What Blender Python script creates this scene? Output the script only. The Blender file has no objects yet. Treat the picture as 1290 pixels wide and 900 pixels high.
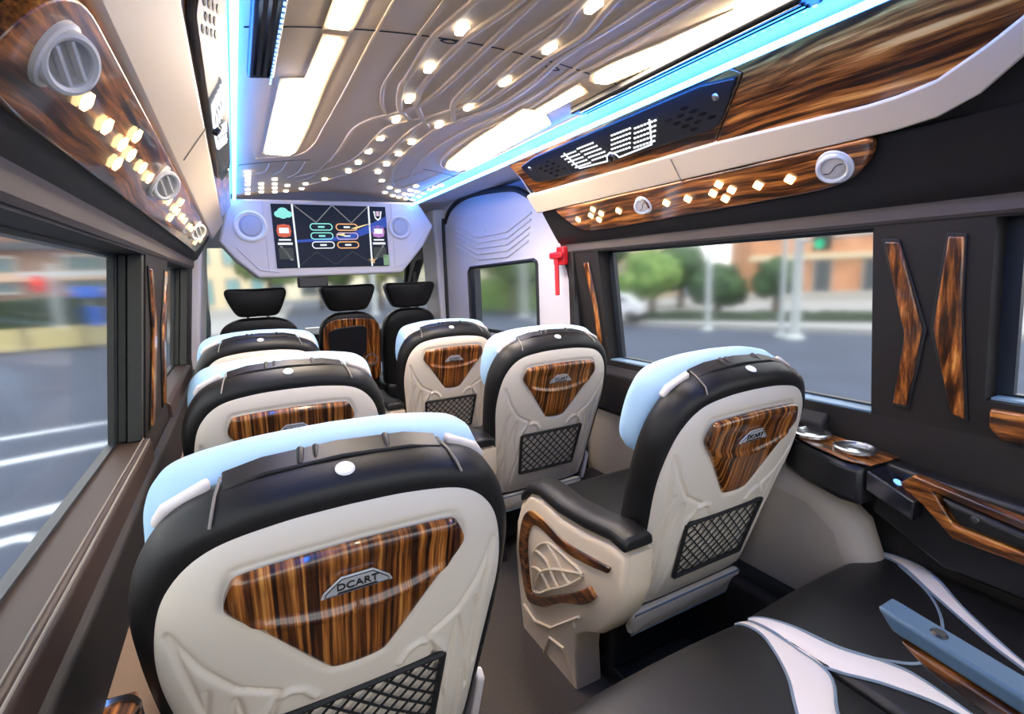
import bpy, bmesh, math, random
import numpy as np
from mathutils import Vector, Matrix
random.seed(7)
S = bpy.context.scene
COL = S.collection
# ------------------------------------------------------------------ camera
cd = bpy.data.cameras.new('camera'); cam = bpy.data.objects.new('camera', cd); COL.objects.link(cam)
cd.sensor_fit = 'HORIZONTAL'; cd.sensor_width = 36.0; cd.lens = 638.738 / 1290 * 36; cd.clip_start = .02; cd.clip_end = 400
Rm = Matrix(((0.87838932, 0.10788516, -0.46561035), (-0.4766716, 0.12665845, -0.86990909), (-0.03487679, 0.98606208, 0.16268123)))
EYE = 1.24
cam.matrix_world = Matrix.Translation((0, 0, EYE)) @ Rm.to_4x4()
S.camera = cam
# ------------------------------------------------------------------ world, exposure
w = bpy.data.worlds.new('sky'); S.world = w; w.use_nodes = True
nt = w.node_tree
bg = nt.nodes['Background']
tc = nt.nodes.new('ShaderNodeTexCoord'); sp = nt.nodes.new('ShaderNodeSeparateXYZ'); cr = nt.nodes.new('ShaderNodeValToRGB')
nt.links.new(tc.outputs['Generated'], sp.inputs[0]); nt.links.new(sp.outputs['Z'], cr.inputs[0]); nt.links.new(cr.outputs[0], bg.inputs[0])
cr.color_ramp.elements[0].color = (1, .985, .96, 1); cr.color_ramp.elements[1].color = (.82, .91, 1, 1)
bg.inputs[1].default_value = 2.0
S.view_settings.view_transform = 'Standard'; S.view_settings.look = 'None'; S.view_settings.gamma = 1; S.view_settings.exposure = 0.25
S.view_settings.use_curve_mapping = False
S.cycles.use_denoising = True
S.cycles.max_bounces = 8
S.cycles.sample_clamp_indirect = 6

sd = bpy.data.lights.new('fill_sun', 'SUN'); fill_sun = bpy.data.objects.new('fill_sun', sd); COL.objects.link(fill_sun)  # soft sun added to brighten the facades outside; the sky is overcast
sd.energy = 2.2; sd.angle = math.radians(20); sd.color = (1, .95, .86); fill_sun.rotation_euler = (math.radians(28), 0, math.radians(12))
# ------------------------------------------------------------------ materials
def srgb(r, g, b):
    f = lambda c: (c / 255 / 12.92) if c <= 10 else ((c / 255 + .055) / 1.055) ** 2.4
    return (f(r), f(g), f(b), 1)
MATS = {}
def mat(name, col, rough=.5, metal=0, coat=0, noise=None, bump=0, bscale=400, spec=.5, emit=None, estr=0):
    if name in MATS: return MATS[name]
    m = bpy.data.materials.new(name); m.use_nodes = True; t = m.node_tree; b = t.nodes['Principled BSDF']
    b.inputs['Base Color'].default_value = col; b.inputs['Roughness'].default_value = rough; b.inputs['Metallic'].default_value = metal
    b.inputs['Coat Weight'].default_value = coat; b.inputs['Coat Roughness'].default_value = .08; b.inputs['Specular IOR Level'].default_value = spec
    if emit: b.inputs['Emission Color'].default_value = emit; b.inputs['Emission Strength'].default_value = estr
    co = t.nodes.new('ShaderNodeTexCoord')
    if noise:
        n = t.nodes.new('ShaderNodeTexNoise'); n.inputs['Scale'].default_value = noise[0]; n.inputs['Detail'].default_value = 4
        mx = t.nodes.new('ShaderNodeMix'); mx.data_type = 'RGBA'; mx.inputs[6].default_value = col; mx.inputs[7].default_value = noise[1]
        rp = t.nodes.new('ShaderNodeMapRange'); rp.inputs[1].default_value = .35; rp.inputs[2].default_value = .65
        t.links.new(co.outputs['Object'], n.inputs['Vector']); t.links.new(n.outputs[0], rp.inputs[0]); t.links.new(rp.outputs[0], mx.inputs[0]); t.links.new(mx.outputs[2], b.inputs['Base Color'])
    if bump:
        n2 = t.nodes.new('ShaderNodeTexNoise'); n2.inputs['Scale'].default_value = bscale; n2.inputs['Detail'].default_value = 3
        bp = t.nodes.new('ShaderNodeBump'); bp.inputs['Strength'].default_value = bump; bp.inputs['Distance'].default_value = .002
        t.links.new(co.outputs['Object'], n2.inputs['Vector']); t.links.new(n2.outputs[0], bp.inputs['Height']); t.links.new(bp.outputs[0], b.inputs['Normal'])
    MATS[name] = m; return m
def wood(name, scale, warp=.02, bright=1.0):
    """zebra wood: stripes run along the axis whose scale is small"""
    m = bpy.data.materials.new(name); m.use_nodes = True; t = m.node_tree; b = t.nodes['Principled BSDF']
    co = t.nodes.new('ShaderNodeTexCoord'); mp = t.nodes.new('ShaderNodeMapping'); mp.inputs['Scale'].default_value = scale
    nz = t.nodes.new('ShaderNodeTexNoise'); nz.inputs['Scale'].default_value = 3.0; nz.inputs['Detail'].default_value = 1
    ad = t.nodes.new('ShaderNodeVectorMath'); ad.operation = 'MULTIPLY_ADD'; ad.inputs[1].default_value = (warp,) * 3
    t.links.new(co.outputs['Object'], nz.inputs['Vector']); t.links.new(nz.outputs['Color'], ad.inputs[0]); t.links.new(co.outputs['Object'], ad.inputs[2])
    t.links.new(ad.outputs[0], mp.inputs['Vector'])
    n = t.nodes.new('ShaderNodeTexNoise'); n.inputs['Scale'].default_value = 1; n.inputs['Detail'].default_value = 5; n.inputs['Roughness'].default_value = .62
    t.links.new(mp.outputs[0], n.inputs['Vector'])
    r = t.nodes.new('ShaderNodeValToRGB'); e = r.color_ramp.elements
    k = bright
    e[0].position = .39; e[0].color = (.022 * k, .007 * k, .003 * k, 1); e[1].position = .74; e[1].color = (.90 * k, .48 * k, .14 * k, 1)
    for p, c in ((.465, (.10, .027, .006)), (.525, (.25, .082, .014)), (.585, (.44, .14, .028)), (.64, (.66, .28, .06))):
        x = e.new(p); x.color = (c[0] * k, c[1] * k, c[2] * k, 1)
    t.links.new(n.outputs[0], r.inputs[0]); t.links.new(r.outputs[0], b.inputs['Base Color'])
    b.inputs['Roughness'].default_value = .28; b.inputs['Coat Weight'].default_value = .7; b.inputs['Coat Roughness'].default_value = .05
    return m
def emis(name, col, s):
    m = bpy.data.materials.new(name); m.use_nodes = True; t = m.node_tree; t.nodes.clear()
    o = t.nodes.new('ShaderNodeOutputMaterial'); e = t.nodes.new('ShaderNodeEmission'); e.inputs[0].default_value = (*col, 1); e.inputs[1].default_value = s
    t.links.new(e.outputs[0], o.inputs[0]); return m
CREAM = mat('cream_leather', srgb(229, 218, 201), .42, bump=.12, bscale=500)
CREAMD = mat('cream_panel', srgb(228, 209, 182), .45, bump=.08, bscale=300)
BLACK = mat('black_leather', (.010, .0095, .0095, 1), .42, bump=.15, bscale=600, spec=.4)
BLUE = mat('pale_blue_fabric', srgb(176, 214, 243), .75, bump=.2, bscale=900)
WHITE = mat('white_leather', srgb(232, 222, 216), .55)
PIPING = mat('grey_piping', srgb(120, 135, 150), .5)
STITCH = mat('thread', srgb(135, 128, 120), .7)
WSEAT = wood('seat_wood', (130, 2.0, 2.5), .004, .82)
WDUCT = wood('duct_wood', (62, 2.2, 62), .05, 1.2)
WTRIM = wood('trim_wood', (60, 60, 4), .03, 1.0)
WCAB = wood('console_wood', (70, 10, 4), .02, .9)
WARM_ = wood('arm_wood', (30, 6, 30), .03, .7)
BADGE = mat('badge_silver', srgb(200, 202, 205), .35, .3)
METAL = mat('brushed_metal', (.72, .72, .72, 1), .25, 1)
SILVER = mat('silver_plastic', srgb(236, 234, 228), .35)
DKMETAL = mat('dark_metal', (.10, .10, .11, 1), .35, .8)
NETM = mat('net_cord', (.010, .010, .010, 1), .7)
PLASTIC = mat('black_plastic', (.012, .012, .014, 1), .35)
GLOSSB = mat('gloss_black', (.008, .008, .012, 1), .12, coat=.5)
WALLM = mat('charcoal_leather', (.017, .0145, .014, 1), .55, bump=.25, bscale=700, noise=(3, (.021, .0175, .016, 1)), spec=.3)
WALLG = mat('grey_suede', (.085, .070, .066, 1), .75, bump=.2, bscale=500)
SILLM = mat('warm_lit_sill', (.045, .026, .020, 1), .5, bump=.15, bscale=400)  # warm light on the left sill is put into this brown
CARPET = mat('carpet', (.050, .042, .038, 1), .95, noise=(260, (.085, .072, .064, 1)), bump=.8, bscale=900)
BEIGE = mat('beige_trim', srgb(176, 150, 126), .6)
GREYT = mat('grey_trim', srgb(150, 140, 128), .65)
CEIL = mat('ceiling_leather', srgb(230, 203, 168), .5, bump=.05, bscale=300)
CABG = mat('cab_grey', srgb(206, 203, 205), .55)
RUBBER = mat('rubber', (.012, .012, .013, 1), .6)
FRAMEM = mat('window_frame', (.022, .028, .036, 1), .35)
DOTW = mat('white_button', srgb(240, 240, 238), .4)
RED = mat('red_plastic', srgb(205, 30, 40), .35)
E_LAMP = emis('lamp_glow', (1, .84, .64), 44)
E_DOT = emis('dot_glow', (1, .93, .84), 5)
E_DIA = emis('diamond_glow', (1, .68, .32), 3.6)
E_BLUE = emis('blue_strip_glow', (.035, .22, 1.0), 32)
E_GRILL = emis('grille_glow', (.92, .95, 1.0), 1.5)
def glassmat(nm='window_glass', rough=.20):
    m = bpy.data.materials.new(nm); m.use_nodes = True; b = m.node_tree.nodes['Principled BSDF']
    b.inputs['Transmission Weight'].default_value = 1; b.inputs['Roughness'].default_value = rough; b.inputs['IOR'].default_value = 1.06
    b.inputs['Base Color'].default_value = (.97, .99, 1, 1); b.inputs['Specular IOR Level'].default_value = .2
    return m
GLASS = glassmat(); GLASSL = glassmat('side_glass', .085)

# ------------------------------------------------------------------ object helpers
def props(o, label=None, cat=None, group=None, kind=None):
    if label: o['label'] = label
    if cat: o['category'] = cat
    if group: o['group'] = group
    if kind: o['kind'] = kind
    return o
def link(name, me, m=None, parent=None, loc=None, rot=None):
    o = bpy.data.objects.new(name, me); COL.objects.link(o)
    if m is not None and me is not None and not me.materials: me.materials.append(m)
    if parent: o.parent = parent
    if loc: o.location = loc
    if rot: o.rotation_euler = rot
    return o
def empty(name, loc, label=None, cat=None, group=None, rz=0):
    o = bpy.data.objects.new(name, None); COL.objects.link(o); o.location = loc; o.rotation_euler = (0, 0, rz); o.empty_display_size = .05
    return props(o, label, cat, group)
def mesh(name, V, F, smooth=35):
    me = bpy.data.meshes.new(name); me.from_pydata([tuple(v) for v in V], [], F); me.update()
    bm = bmesh.new(); bm.from_mesh(me); bmesh.ops.recalc_face_normals(bm, faces=bm.faces); bm.to_mesh(me); bm.free()
    if smooth:
        me.polygons.foreach_set('use_smooth', [True] * len(me.polygons)); me.set_sharp_from_angle(angle=math.radians(smooth))
    return me
class MB:
    def __init__(s): s.V = []; s.F = []
    def add(s, V, F):
        o = len(s.V); s.V += [tuple(v) for v in V]; s.F += [tuple(i + o for i in f) for f in F]; return s
    def box(s, x0, x1, y0, y1, z0, z1):
        return s.add([(x, y, z) for x in (x0, x1) for y in (y0, y1) for z in (z0, z1)], [(0, 1, 3, 2), (4, 6, 7, 5), (0, 4, 5, 1), (2, 3, 7, 6), (0, 2, 6, 4), (1, 5, 7, 3)])
    def prism(s, pts, off):
        n = len(pts); P = [Vector(p) for p in pts]; o = Vector(off)
        return s.add(P + [p + o for p in P], [tuple(range(n))[::-1], tuple(range(n, 2 * n))] + [(i, (i + 1) % n, n + (i + 1) % n, n + i) for i in range(n)])
    def tube(s, pts, r, k=6, flat=1.0, up=None, closed=False):
        P = [Vector(p) for p in pts]; n = len(P); rings = []
        for i in range(n):
            a = P[(i - 1) % n] if (closed or i > 0) else P[i]; b = P[(i + 1) % n] if (closed or i < n - 1) else P[i]
            t = (b - a).normalized(); u = Vector(up) if up else (Vector((0, 0, 1)) if abs(t.z) < .9 else Vector((1, 0, 0)))
            sd = t.cross(u).normalized(); uu = sd.cross(t).normalized()
            rr = r[i] if isinstance(r, (list, tuple)) else r
            rings.append([P[i] + sd * math.cos(2 * math.pi * j / k) * rr + uu * math.sin(2 * math.pi * j / k) * rr * flat for j in range(k)])
        V = [v for R in rings for v in R]; F = []
        for i in range(n if closed else n - 1):
            i2 = (i + 1) % n
            for j in range(k): F.append((i * k + j, i * k + (j + 1) % k, i2 * k + (j + 1) % k, i2 * k + j))
        if not closed: F += [tuple(range(k))[::-1], tuple((n - 1) * k + j for j in range(k))]
        return s.add(V, F)
    def rings(s, R, cap0=True, cap1=True):
        n = len(R[0]); V = [v for r in R for v in r]; F = []
        for i in range(len(R) - 1):
            for j in range(n): F.append((i * n + j, i * n + (j + 1) % n, (i + 1) * n + (j + 1) % n, (i + 1) * n + j))
        if cap0: F.append(tuple(range(n))[::-1])
        if cap1: F.append(tuple((len(R) - 1) * n + j for j in range(n)))
        return s.add(V, F)
    def lathe(s, prof, c, ax, k=28, cap0=False, cap1=False):
        c = Vector(c); ax = Vector(ax).normalized(); u = ax.orthogonal().normalized(); v = ax.cross(u)
        return s.rings([[c + ax * h + (u * math.cos(2 * math.pi * j / k) + v * math.sin(2 * math.pi * j / k)) * r for j in range(k)] for r, h in prof], cap0, cap1)
    def me(s, name, smooth=35): return mesh(name, s.V, s.F, smooth)
def obj(name, mb, m, parent=None, smooth=35, bevel=0, seg=3, loc=None):
    o = link(name, mb.me(name, smooth) if isinstance(mb, MB) else mb, m, parent, loc)
    if bevel:
        b = o.modifiers.new('bevel', 'BEVEL'); b.width = bevel; b.segments = seg; b.limit_method = 'ANGLE'; b.angle_limit = math.radians(40); b.harden_normals = False
    return o
def rbox(x0, x1, y0, y1, z0, z1): return MB().box(x0, x1, y0, y1, z0, z1)
def copy_tree(o, parent=None):
    c = o.copy(); COL.objects.link(c)
    if parent: c.parent = parent
    for ch in o.children: copy_tree(ch, c)
    return c
def spline(P, n=8, closed=False):
    P = [Vector(p) for p in P]; out = []; N = len(P)
    for i in range(N if closed else N - 1):
        p0 = P[i - 1] if (closed or i > 0) else P[i]; p1 = P[i]; p2 = P[(i + 1) % N]; p3 = P[(i + 2) % N] if (closed or i + 2 < N) else P[min(i + 1, N - 1)]
        for k in range(n):
            t = k / n; out.append(.5 * ((2 * p1) + (p2 - p0) * t + (2 * p0 - 5 * p1 + 4 * p2 - p3) * t * t + (3 * p1 - p0 - 3 * p2 + p3) * t ** 3))
    if not closed: out.append(P[-1])
    return out
def text_mesh(txt, size, depth, name):
    cu = bpy.data.curves.new(name, 'FONT'); cu.body = txt; cu.size = size; cu.extrude = depth; cu.align_x = 'CENTER'; cu.align_y = 'CENTER'
    o = bpy.data.objects.new(name, cu); COL.objects.link(o)
    dg = bpy.context.evaluated_depsgraph_get(); me = bpy.data.meshes.new_from_object(o.evaluated_get(dg)); bpy.data.objects.remove(o); me.name = name
    me.materials.clear(); return me

# ================================================================== VAN SHELL (floor z = 0, travel +y)
XL, XR = -.25, 1.445                    # inner wall faces below the windows
ZS, ZH = .84, 1.32                      # sill and window head
def wallx(side, z, dep=0):
    """inner face of a side wall: upright to the sill, leaning inwards above it"""
    k = max(0, z - ZS) * .06 / .48
    return XR - k + dep if side > 0 else XL + k - dep
floor = props(obj('floor', rbox(-.45, 1.70, -.7, 5.4, -.06, 0), CARPET), kind='structure')
fs = obj('carpet_seam', MB().tube([(.36, -.3, .0), (.36, 3.4, .0)], .004).tube([(.70, -.3, .0), (.70, 1.0, .0)], .004).tube([(.36, .98, .0), (1.4, .98, .0)], .004), RUBBER, floor)
def wall(name, side, ycuts, zcuts, holes, m, dep=.08):
    mb = MB()
    inh = lambda y, z: any(h[0] - 1e-6 <= y <= h[1] + 1e-6 and h[2] - 1e-6 <= z <= h[3] + 1e-6 for h in holes)
    for i in range(len(ycuts) - 1):
        for j in range(len(zcuts) - 1):
            y0, y1, z0, z1 = ycuts[i], ycuts[i + 1], zcuts[j], zcuts[j + 1]
            if inh((y0 + y1) / 2, (z0 + z1) / 2): continue
            mb.add([(wallx(side, z0), y0, z0), (wallx(side, z0), y1, z0), (wallx(side, z1), y1, z1), (wallx(side, z1), y0, z1)], [(0, 1, 2, 3)])
    for (y0, y1, z0, z1) in holes:
        P = []
        for d in (0, dep): P += [(wallx(side, z0, d), y0, z0), (wallx(side, z0, d), y1, z0), (wallx(side, z1, d), y1, z1), (wallx(side, z1, d), y0, z1)]
        mb.add(P, [(0, 1, 5, 4), (1, 2, 6, 5), (2, 3, 7, 6), (3, 0, 4, 7)])
    # outer skin
    for i in range(len(ycuts) - 1):
        for j in range(len(zcuts) - 1):
            y0, y1, z0, z1 = ycuts[i], ycuts[i + 1], zcuts[j], zcuts[j + 1]
            if inh((y0 + y1) / 2, (z0 + z1) / 2): continue
            mb.add([(wallx(side, z0, dep), y0, z0), (wallx(side, z0, dep), y1, z0), (wallx(side, z1, dep), y1, z1), (wallx(side, z1, dep), y0, z1)], [(0, 1, 2, 3)])
    return props(obj(name, mb, m, smooth=0), kind='structure')
holesL = [(-.45, 1.60, ZS, ZH), (2.08, 3.02, ZS, ZH)]
holesR = [(.695, 1.775, ZS, ZH), (-.5, .467, .925, ZH)]
wl = wall('wall_left', -1, [-.7, -.45, 1.60, 2.08, 3.02, 3.25], [0, .58, ZS, ZH, 1.46], holesL, WALLM)
wr = wall('wall_right', 1, [-.7, -.5, .467, .695, 1.775, 1.99], [0, .6, ZS, .925, ZH, 1.46], holesR, WALLM)
def pane(name, side, y0, y1, z0, z1, dep=.075, frame=True, m=FRAMEM, fw=.022, splits=()):
    mb = MB(); a, b = wallx(side, z0, dep), wallx(side, z1, dep)
    mb.prism([(a, y0, z0), (a, y1, z0), (b, y1, z1), (b, y0, z1)], (.004 * side, 0, 0))
    o = props(obj(name, mb, GLASS if side > 0 else GLASSL, smooth=0), kind='structure')
    if frame:
        f = MB(); s = -side * .018
        for (ya, yb, za, zb) in ((y0, y1, z0, z0 + .012), (y0, y1, z1 - .008, z1), (y0, y0 + fw, z0, z1), (y1 - fw, y1, z0, z1)):
            f.prism([(wallx(side, za, dep), ya, za), (wallx(side, za, dep), yb, za), (wallx(side, zb, dep), yb, zb), (wallx(side, zb, dep), ya, zb)], (s, 0, 0))
        obj('window_frame', f, m, o, smooth=0)
    return o
g1 = pane('window_1', -1, *holesL[0]); g2 = pane('window_2', -1, *holesL[1]); g3 = pane('window_3', 1, *holesR[0], fw=.03); g4 = pane('window_4', 1, *holesR[1], fw=.03)
# pale blue grey inner sill strips of the right windows (caught sky put into the colour) and left sill browned for warm light
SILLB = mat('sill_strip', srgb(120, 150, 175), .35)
obj('window_sill', MB().box(XR + .006, XR + .07, .70, 1.77, ZS + .001, ZS + .006), SILLB, g3, smooth=0)
obj('window_sill', MB().box(XR + .006, XR + .07, -.49, .462, .926, .931), SILLB, g4, smooth=0)
obj('window_sill', MB().prism([(XL - .075, -.45, ZS + .004), (XL, -.45, ZS + .004), (XL + .012, -.45, ZS - .008), (XL + .012, -.45, ZS - .06), (XL - .07, -.45, ZS - .06)], (0, 2.06, 0)), SILLM, g1, bevel=.004)
obj('window_sill', MB().prism([(XL - .075, 2.08, ZS + .004), (XL, 2.08, ZS + .004), (XL + .012, 2.08, ZS - .008), (XL + .012, 2.08, ZS - .06), (XL - .07, 2.08, ZS - .06)], (0, .94, 0)), SILLM, g2, bevel=.004)
obj('stitch_line', MB().tube([(XL + .008, -.4, ZS + .0005), (XL + .008, 1.60, ZS + .0005)], .0022), STITCH, wl)
obj('stitch_line', MB().tube([(XL - .004, -.4, ZS + .005), (XL - .004, 1.60, ZS + .005)], .0016), STITCH, wl)
# folded curtains at the front jambs of the left windows
CURT = mat('dark_curtain', (.035, .037, .034, 1), .8)
def jamb(y, wy, parent):
    mb = MB()
    for k, (d0, d1) in enumerate(((.004, .034), (.038, .056), (.060, .076))):
        mb.prism([(wallx(-1, ZS, d0), y - .012 * (k != 1), ZS + .006), (wallx(-1, ZS, d1), y - .012 * (k != 1), ZS + .006), (wallx(-1, ZH, d1), y - .012 * (k != 1), ZH), (wallx(-1, ZH, d0), y - .012 * (k != 1), ZH)], (0, wy + .012 * (k != 1), 0))
    obj('jamb_trim', mb, CURT, parent, smooth=0, bevel=.003)
jamb(1.582, .017, g1); jamb(3.0, .017, g2)
# lower lining
obj('lower_panel', MB().box(XL + .002, XL + .012, -.5, 3.2, .02, .63), BEIGE, wl, bevel=.004)
obj('lower_panel', MB().box(XR - .012, XR - .002, .8, 1.97, .02, .60), GREYT, wr, bevel=.004)
obj('upper_pad', MB().prism([(XL + .001, -.5, .62), (XL + .02, -.5, .64), (XL + .024, -.5, .78), (XL + .001, -.5, .79)], (0, 3.7, 0)), WALLM, wl, bevel=.006)
obj('upper_pad', MB().prism([(XR - .001, .80, .60), (XR - .035, .80, .62), (XR - .04, .80, .79), (XR - .001, .80, .82)], (0, 1.17, 0)), WALLM, wr, bevel=.008)
# wooden inlays on the pillars: right pair, left pair, right front
def inlay(side, pts, parent, name='wood_strip'):
    def slab(e, d0, d1, m, nm, par, bev):
        c = sum(p[0] for p in pts) / len(pts), sum(p[1] for p in pts) / len(pts)
        P = [(c[0] + (p[0] - c[0]) * e[0], c[1] + (p[1] - c[1]) * e[1]) for p in pts]
        return obj(nm, MB().prism([(wallx(side, z, -d0), y, z) for y, z in P], (-side * (d1 - d0), 0, 0)), m, par, bevel=bev, seg=2)
    o = slab((1, 1), .001, .010, WTRIM, name, parent, .004)
    slab((1.22, 1.035), .0005, .005, RUBBER, 'recess', o, .002)
Z = lambda z: z + EYE
inlay(1, [(.668, Z(.045)), (.636, Z(.041)), (.586, Z(-.163)), (.612, Z(-.361)), (.643, Z(-.358)), (.622, Z(-.18))], wr)
inlay(1, [(.543, Z(.048)), (.514, Z(.044)), (.514, Z(-.113)), (.498, Z(-.366)), (.525, Z(-.357)), (.564, Z(-.161))], wr)
inlay(1, [(1.875, Z(.035)), (1.838, Z(.035)), (1.812, Z(-.15)), (1.80, Z(-.36)), (1.83, Z(-.36)), (1.842, Z(-.15))], wr)
inlay(-1, [(1.655, Z(.045)), (1.625, Z(.045)), (1.69, Z(-.13)), (1.655, Z(-.38)), (1.70, Z(-.38)), (1.745, Z(-.13))], wl)
inlay(-1, [(1.975, Z(.045)), (2.005, Z(.045)), (1.955, Z(-.13)), (1.985, Z(-.38)), (1.94, Z(-.38)), (1.90, Z(-.13))], wl)
# wood tray below the rear right window
wt = MB().prism([(XR - .02, .455, Z(-.330)), (XR - .02, .452, Z(-.372)), (XR - .02, .43, Z(-.397)), (XR - .02, -.45, Z(-.397)), (XR - .02, -.45, Z(-.325))], (.018, 0, 0))
obj('wood_tray', wt, wood('tray_wood', (40, 3, 40), .03, 1), wr, bevel=.006)

# ------------------------------------------------------------------ ceiling
def zc(x): return 1.725 + .055 * max(0, 1 - ((x - .585) / .53) ** 2)
CX0, CX1, CY0, CY1 = .045, 1.05, -.7, 3.42
nx = 24
V = []; F = []
for j in range(2):
    for i in range(nx + 1):
        x = CX0 + (CX1 - CX0) * i / nx; V.append((x, (CY0, CY1)[j], zc(x)))
for i in range(nx): F.append((i, i + 1, nx + 2 + i, nx + 1 + i))
n0 = len(V); V += [(v[0], v[1], v[2] + .04) for v in V]; F += [tuple(i + n0 for i in f)[::-1] for f in F]
ceil = props(link('ceiling', mesh('ceiling', V, F), CEIL), kind='structure')
def ridge(pts, r, flat=.55, name='ridge', m=CEIL, ds=0):
    P = spline([(x, y, 0) for x, y in pts], 6)
    return obj(name, MB().tube([(p.x, p.y, zc(p.x) - ds) for p in P], r, 8, flat, up=(0, 0, 1)), m, ceil)
RID = dict(
a=[(.42, -.3), (.42, .6), (.425, 1.019), (.424, 1.206), (.427, 1.446), (.436, 1.547), (.472, 1.689), (.522, 1.798)],
b=[(.52, -.3), (.51, .7), (.48, 1.0), (.458, 1.179), (.475, 1.421), (.481, 1.515), (.533, 1.705), (.60, 1.81)],
c=[(.60, -.3), (.59, .6), (.563, .967), (.529, 1.185), (.533, 1.465), (.551, 1.578), (.586, 1.686), (.686, 1.872)],
d=[(.59, -.3), (.59, .6), (.591, .962), (.593, 1.186), (.594, 1.489), (.578, 1.655), (.535, 1.748), (.473, 1.84), (.442, 1.979), (.45, 2.276), (.45, 2.528)],
e=[(.69, -.3), (.69, .6), (.674, .93), (.65, 1.192), (.658, 1.48), (.677, 1.601), (.738, 1.747)],
f=[(.62, -.3), (.64, .6), (.679, .911), (.708, 1.039), (.703, 1.189), (.718, 1.498), (.689, 1.654), (.634, 1.765), (.57, 1.871), (.546, 1.999), (.543, 2.461), (.44, 2.76), (.33, 2.92)],
g=[(.68, -.3), (.70, .6), (.736, .879), (.768, 1.025), (.759, 1.166), (.76, 1.4), (.751, 1.6), (.661, 1.791), (.643, 1.996), (.652, 2.42), (.60, 2.75), (.52, 2.98), (.40, 3.24)],
h=[(.80, -.3), (.80, .6), (.795, .939), (.786, 1.139), (.806, 1.323), (.804, 1.539), (.747, 1.762), (.715, 1.911), (.735, 2.45), (.80, 2.80), (.86, 2.98)],
j=[(.87, -.3), (.86, .6), (.852, .952), (.845, 1.119), (.855, 1.321), (.846, 1.605), (.813, 1.869), (.808, 2.163), (.848, 2.569), (.92, 2.80)])
for k, v in RID.items(): ridge(v, .011 if k not in 'aj' else .006)
for v in ([(.33, -.3), (.33, 1.044), (.33, 1.24), (.335, 1.591), (.336, 1.987), (.335, 2.20), (.31, 2.36), (.25, 2.41), (.13, 2.40)],
          [(.88, -.3), (.885, 1.016), (.868, 1.203), (.893, 1.471), (.86, 1.843), (.865, 2.10), (.89, 2.28), (.947, 2.40), (1.08, 2.42)],
          [(.147, 2.746), (.185, 2.70), (.192, 2.53)], [(.225, 2.80), (.255, 2.72), (.263, 2.53)], [(.30, 2.92), (.335, 2.80), (.343, 2.53)], [(.36, 3.06), (.42, 2.90), (.439, 2.53)],
          [(.78, 3.08), (.84, 2.90), (.90, 2.53)], [(.88, 3.12), (.94, 2.92), (.97, 2.53)]): ridge(v, .005, .7)
def seam(pts, name='seam'):
    P = spline([(x, y, 0) for x, y in pts], 6)
    obj(name, MB().tube([(p.x, p.y, zc(p.x) - .0002) for p in P], .0028, 5, .5, up=(0, 0, 1)), RUBBER, ceil)
seam([(.07, 1.18), (.3, 1.18), (.6, 1.18), (.9, 1.18), (1.1, 1.18)]); seam([(.07, 2.5), (.25, 2.5), (.36, 2.5)]); seam([(.88, 2.5), (1.0, 2.5), (1.1, 2.5)])
seam([(.50, 1.18), (.52, 1.19), (.50, 1.20), (.48, 1.19), (.50, 1.18)], 'screw'); seam([(.80, 1.2), (.82, 1.21), (.80, 1.22), (.78, 1.21), (.80, 1.2)], 'screw')
DOTS = [(.498, 1.108), (.504, 1.337), (.528, 1.586), (.547, 1.8), (.557, 2.055), (.563, 2.281), (.567, 2.505), (.563, 2.715), (.488, 2.971), (.408, 3.118), (.405, 3.28), (.317, 3.149), (.325, 3.344), (.703, .908), (.725, 1.109), (.726, 1.341), (.719, 1.578), (.702, 1.799), (.685, 2.062), (.691, 2.271), (.695, 2.486), (.701, 2.677), (.777, 2.899), (.864, 3.061), (.879, 3.225), (.926, 3.112), (.943, 3.281), (.986, 3.292), (.984, 3.163), (.976, 3.022), (.968, 2.891), (1.016, 3.027), (1.019, 3.147), (1.033, 3.294), (1.069, 3.274), (1.067, 3.14), (1.059, 3.025), (1.051, 2.89), (1.051, 2.808), (1.053, 2.726), (.108, 2.663), (.11, 2.761), (.113, 2.889), (.115, 3.005), (.118, 3.158), (.121, 3.298), (.179, 3.029), (.185, 3.158), (.191, 3.299), (.237, 2.923), (.247, 3.068), (.255, 3.201), (.265, 3.346)]
dm = MB().prism([(-.0095, -.021, 0), (.004, -.024, 0), (.0095, -.020, 0), (.0095, .021, 0), (-.004, .024, 0), (-.0095, .020, 0)], (0, 0, -.006)).me('led_spot', 0); dm.materials.append(E_DOT)
dm2 = MB().box(-.0115, .0115, -.016, .016, -.006, 0).me('led_spot', 0); dm2.materials.append(E_DOT)
for i, (x, y) in enumerate(DOTS):
    o = link('led_spot', dm if y < 2.0 else dm2, None, ceil, (x, y, zc(x) - (.006 if y < 2.8 else .001)))
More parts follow.
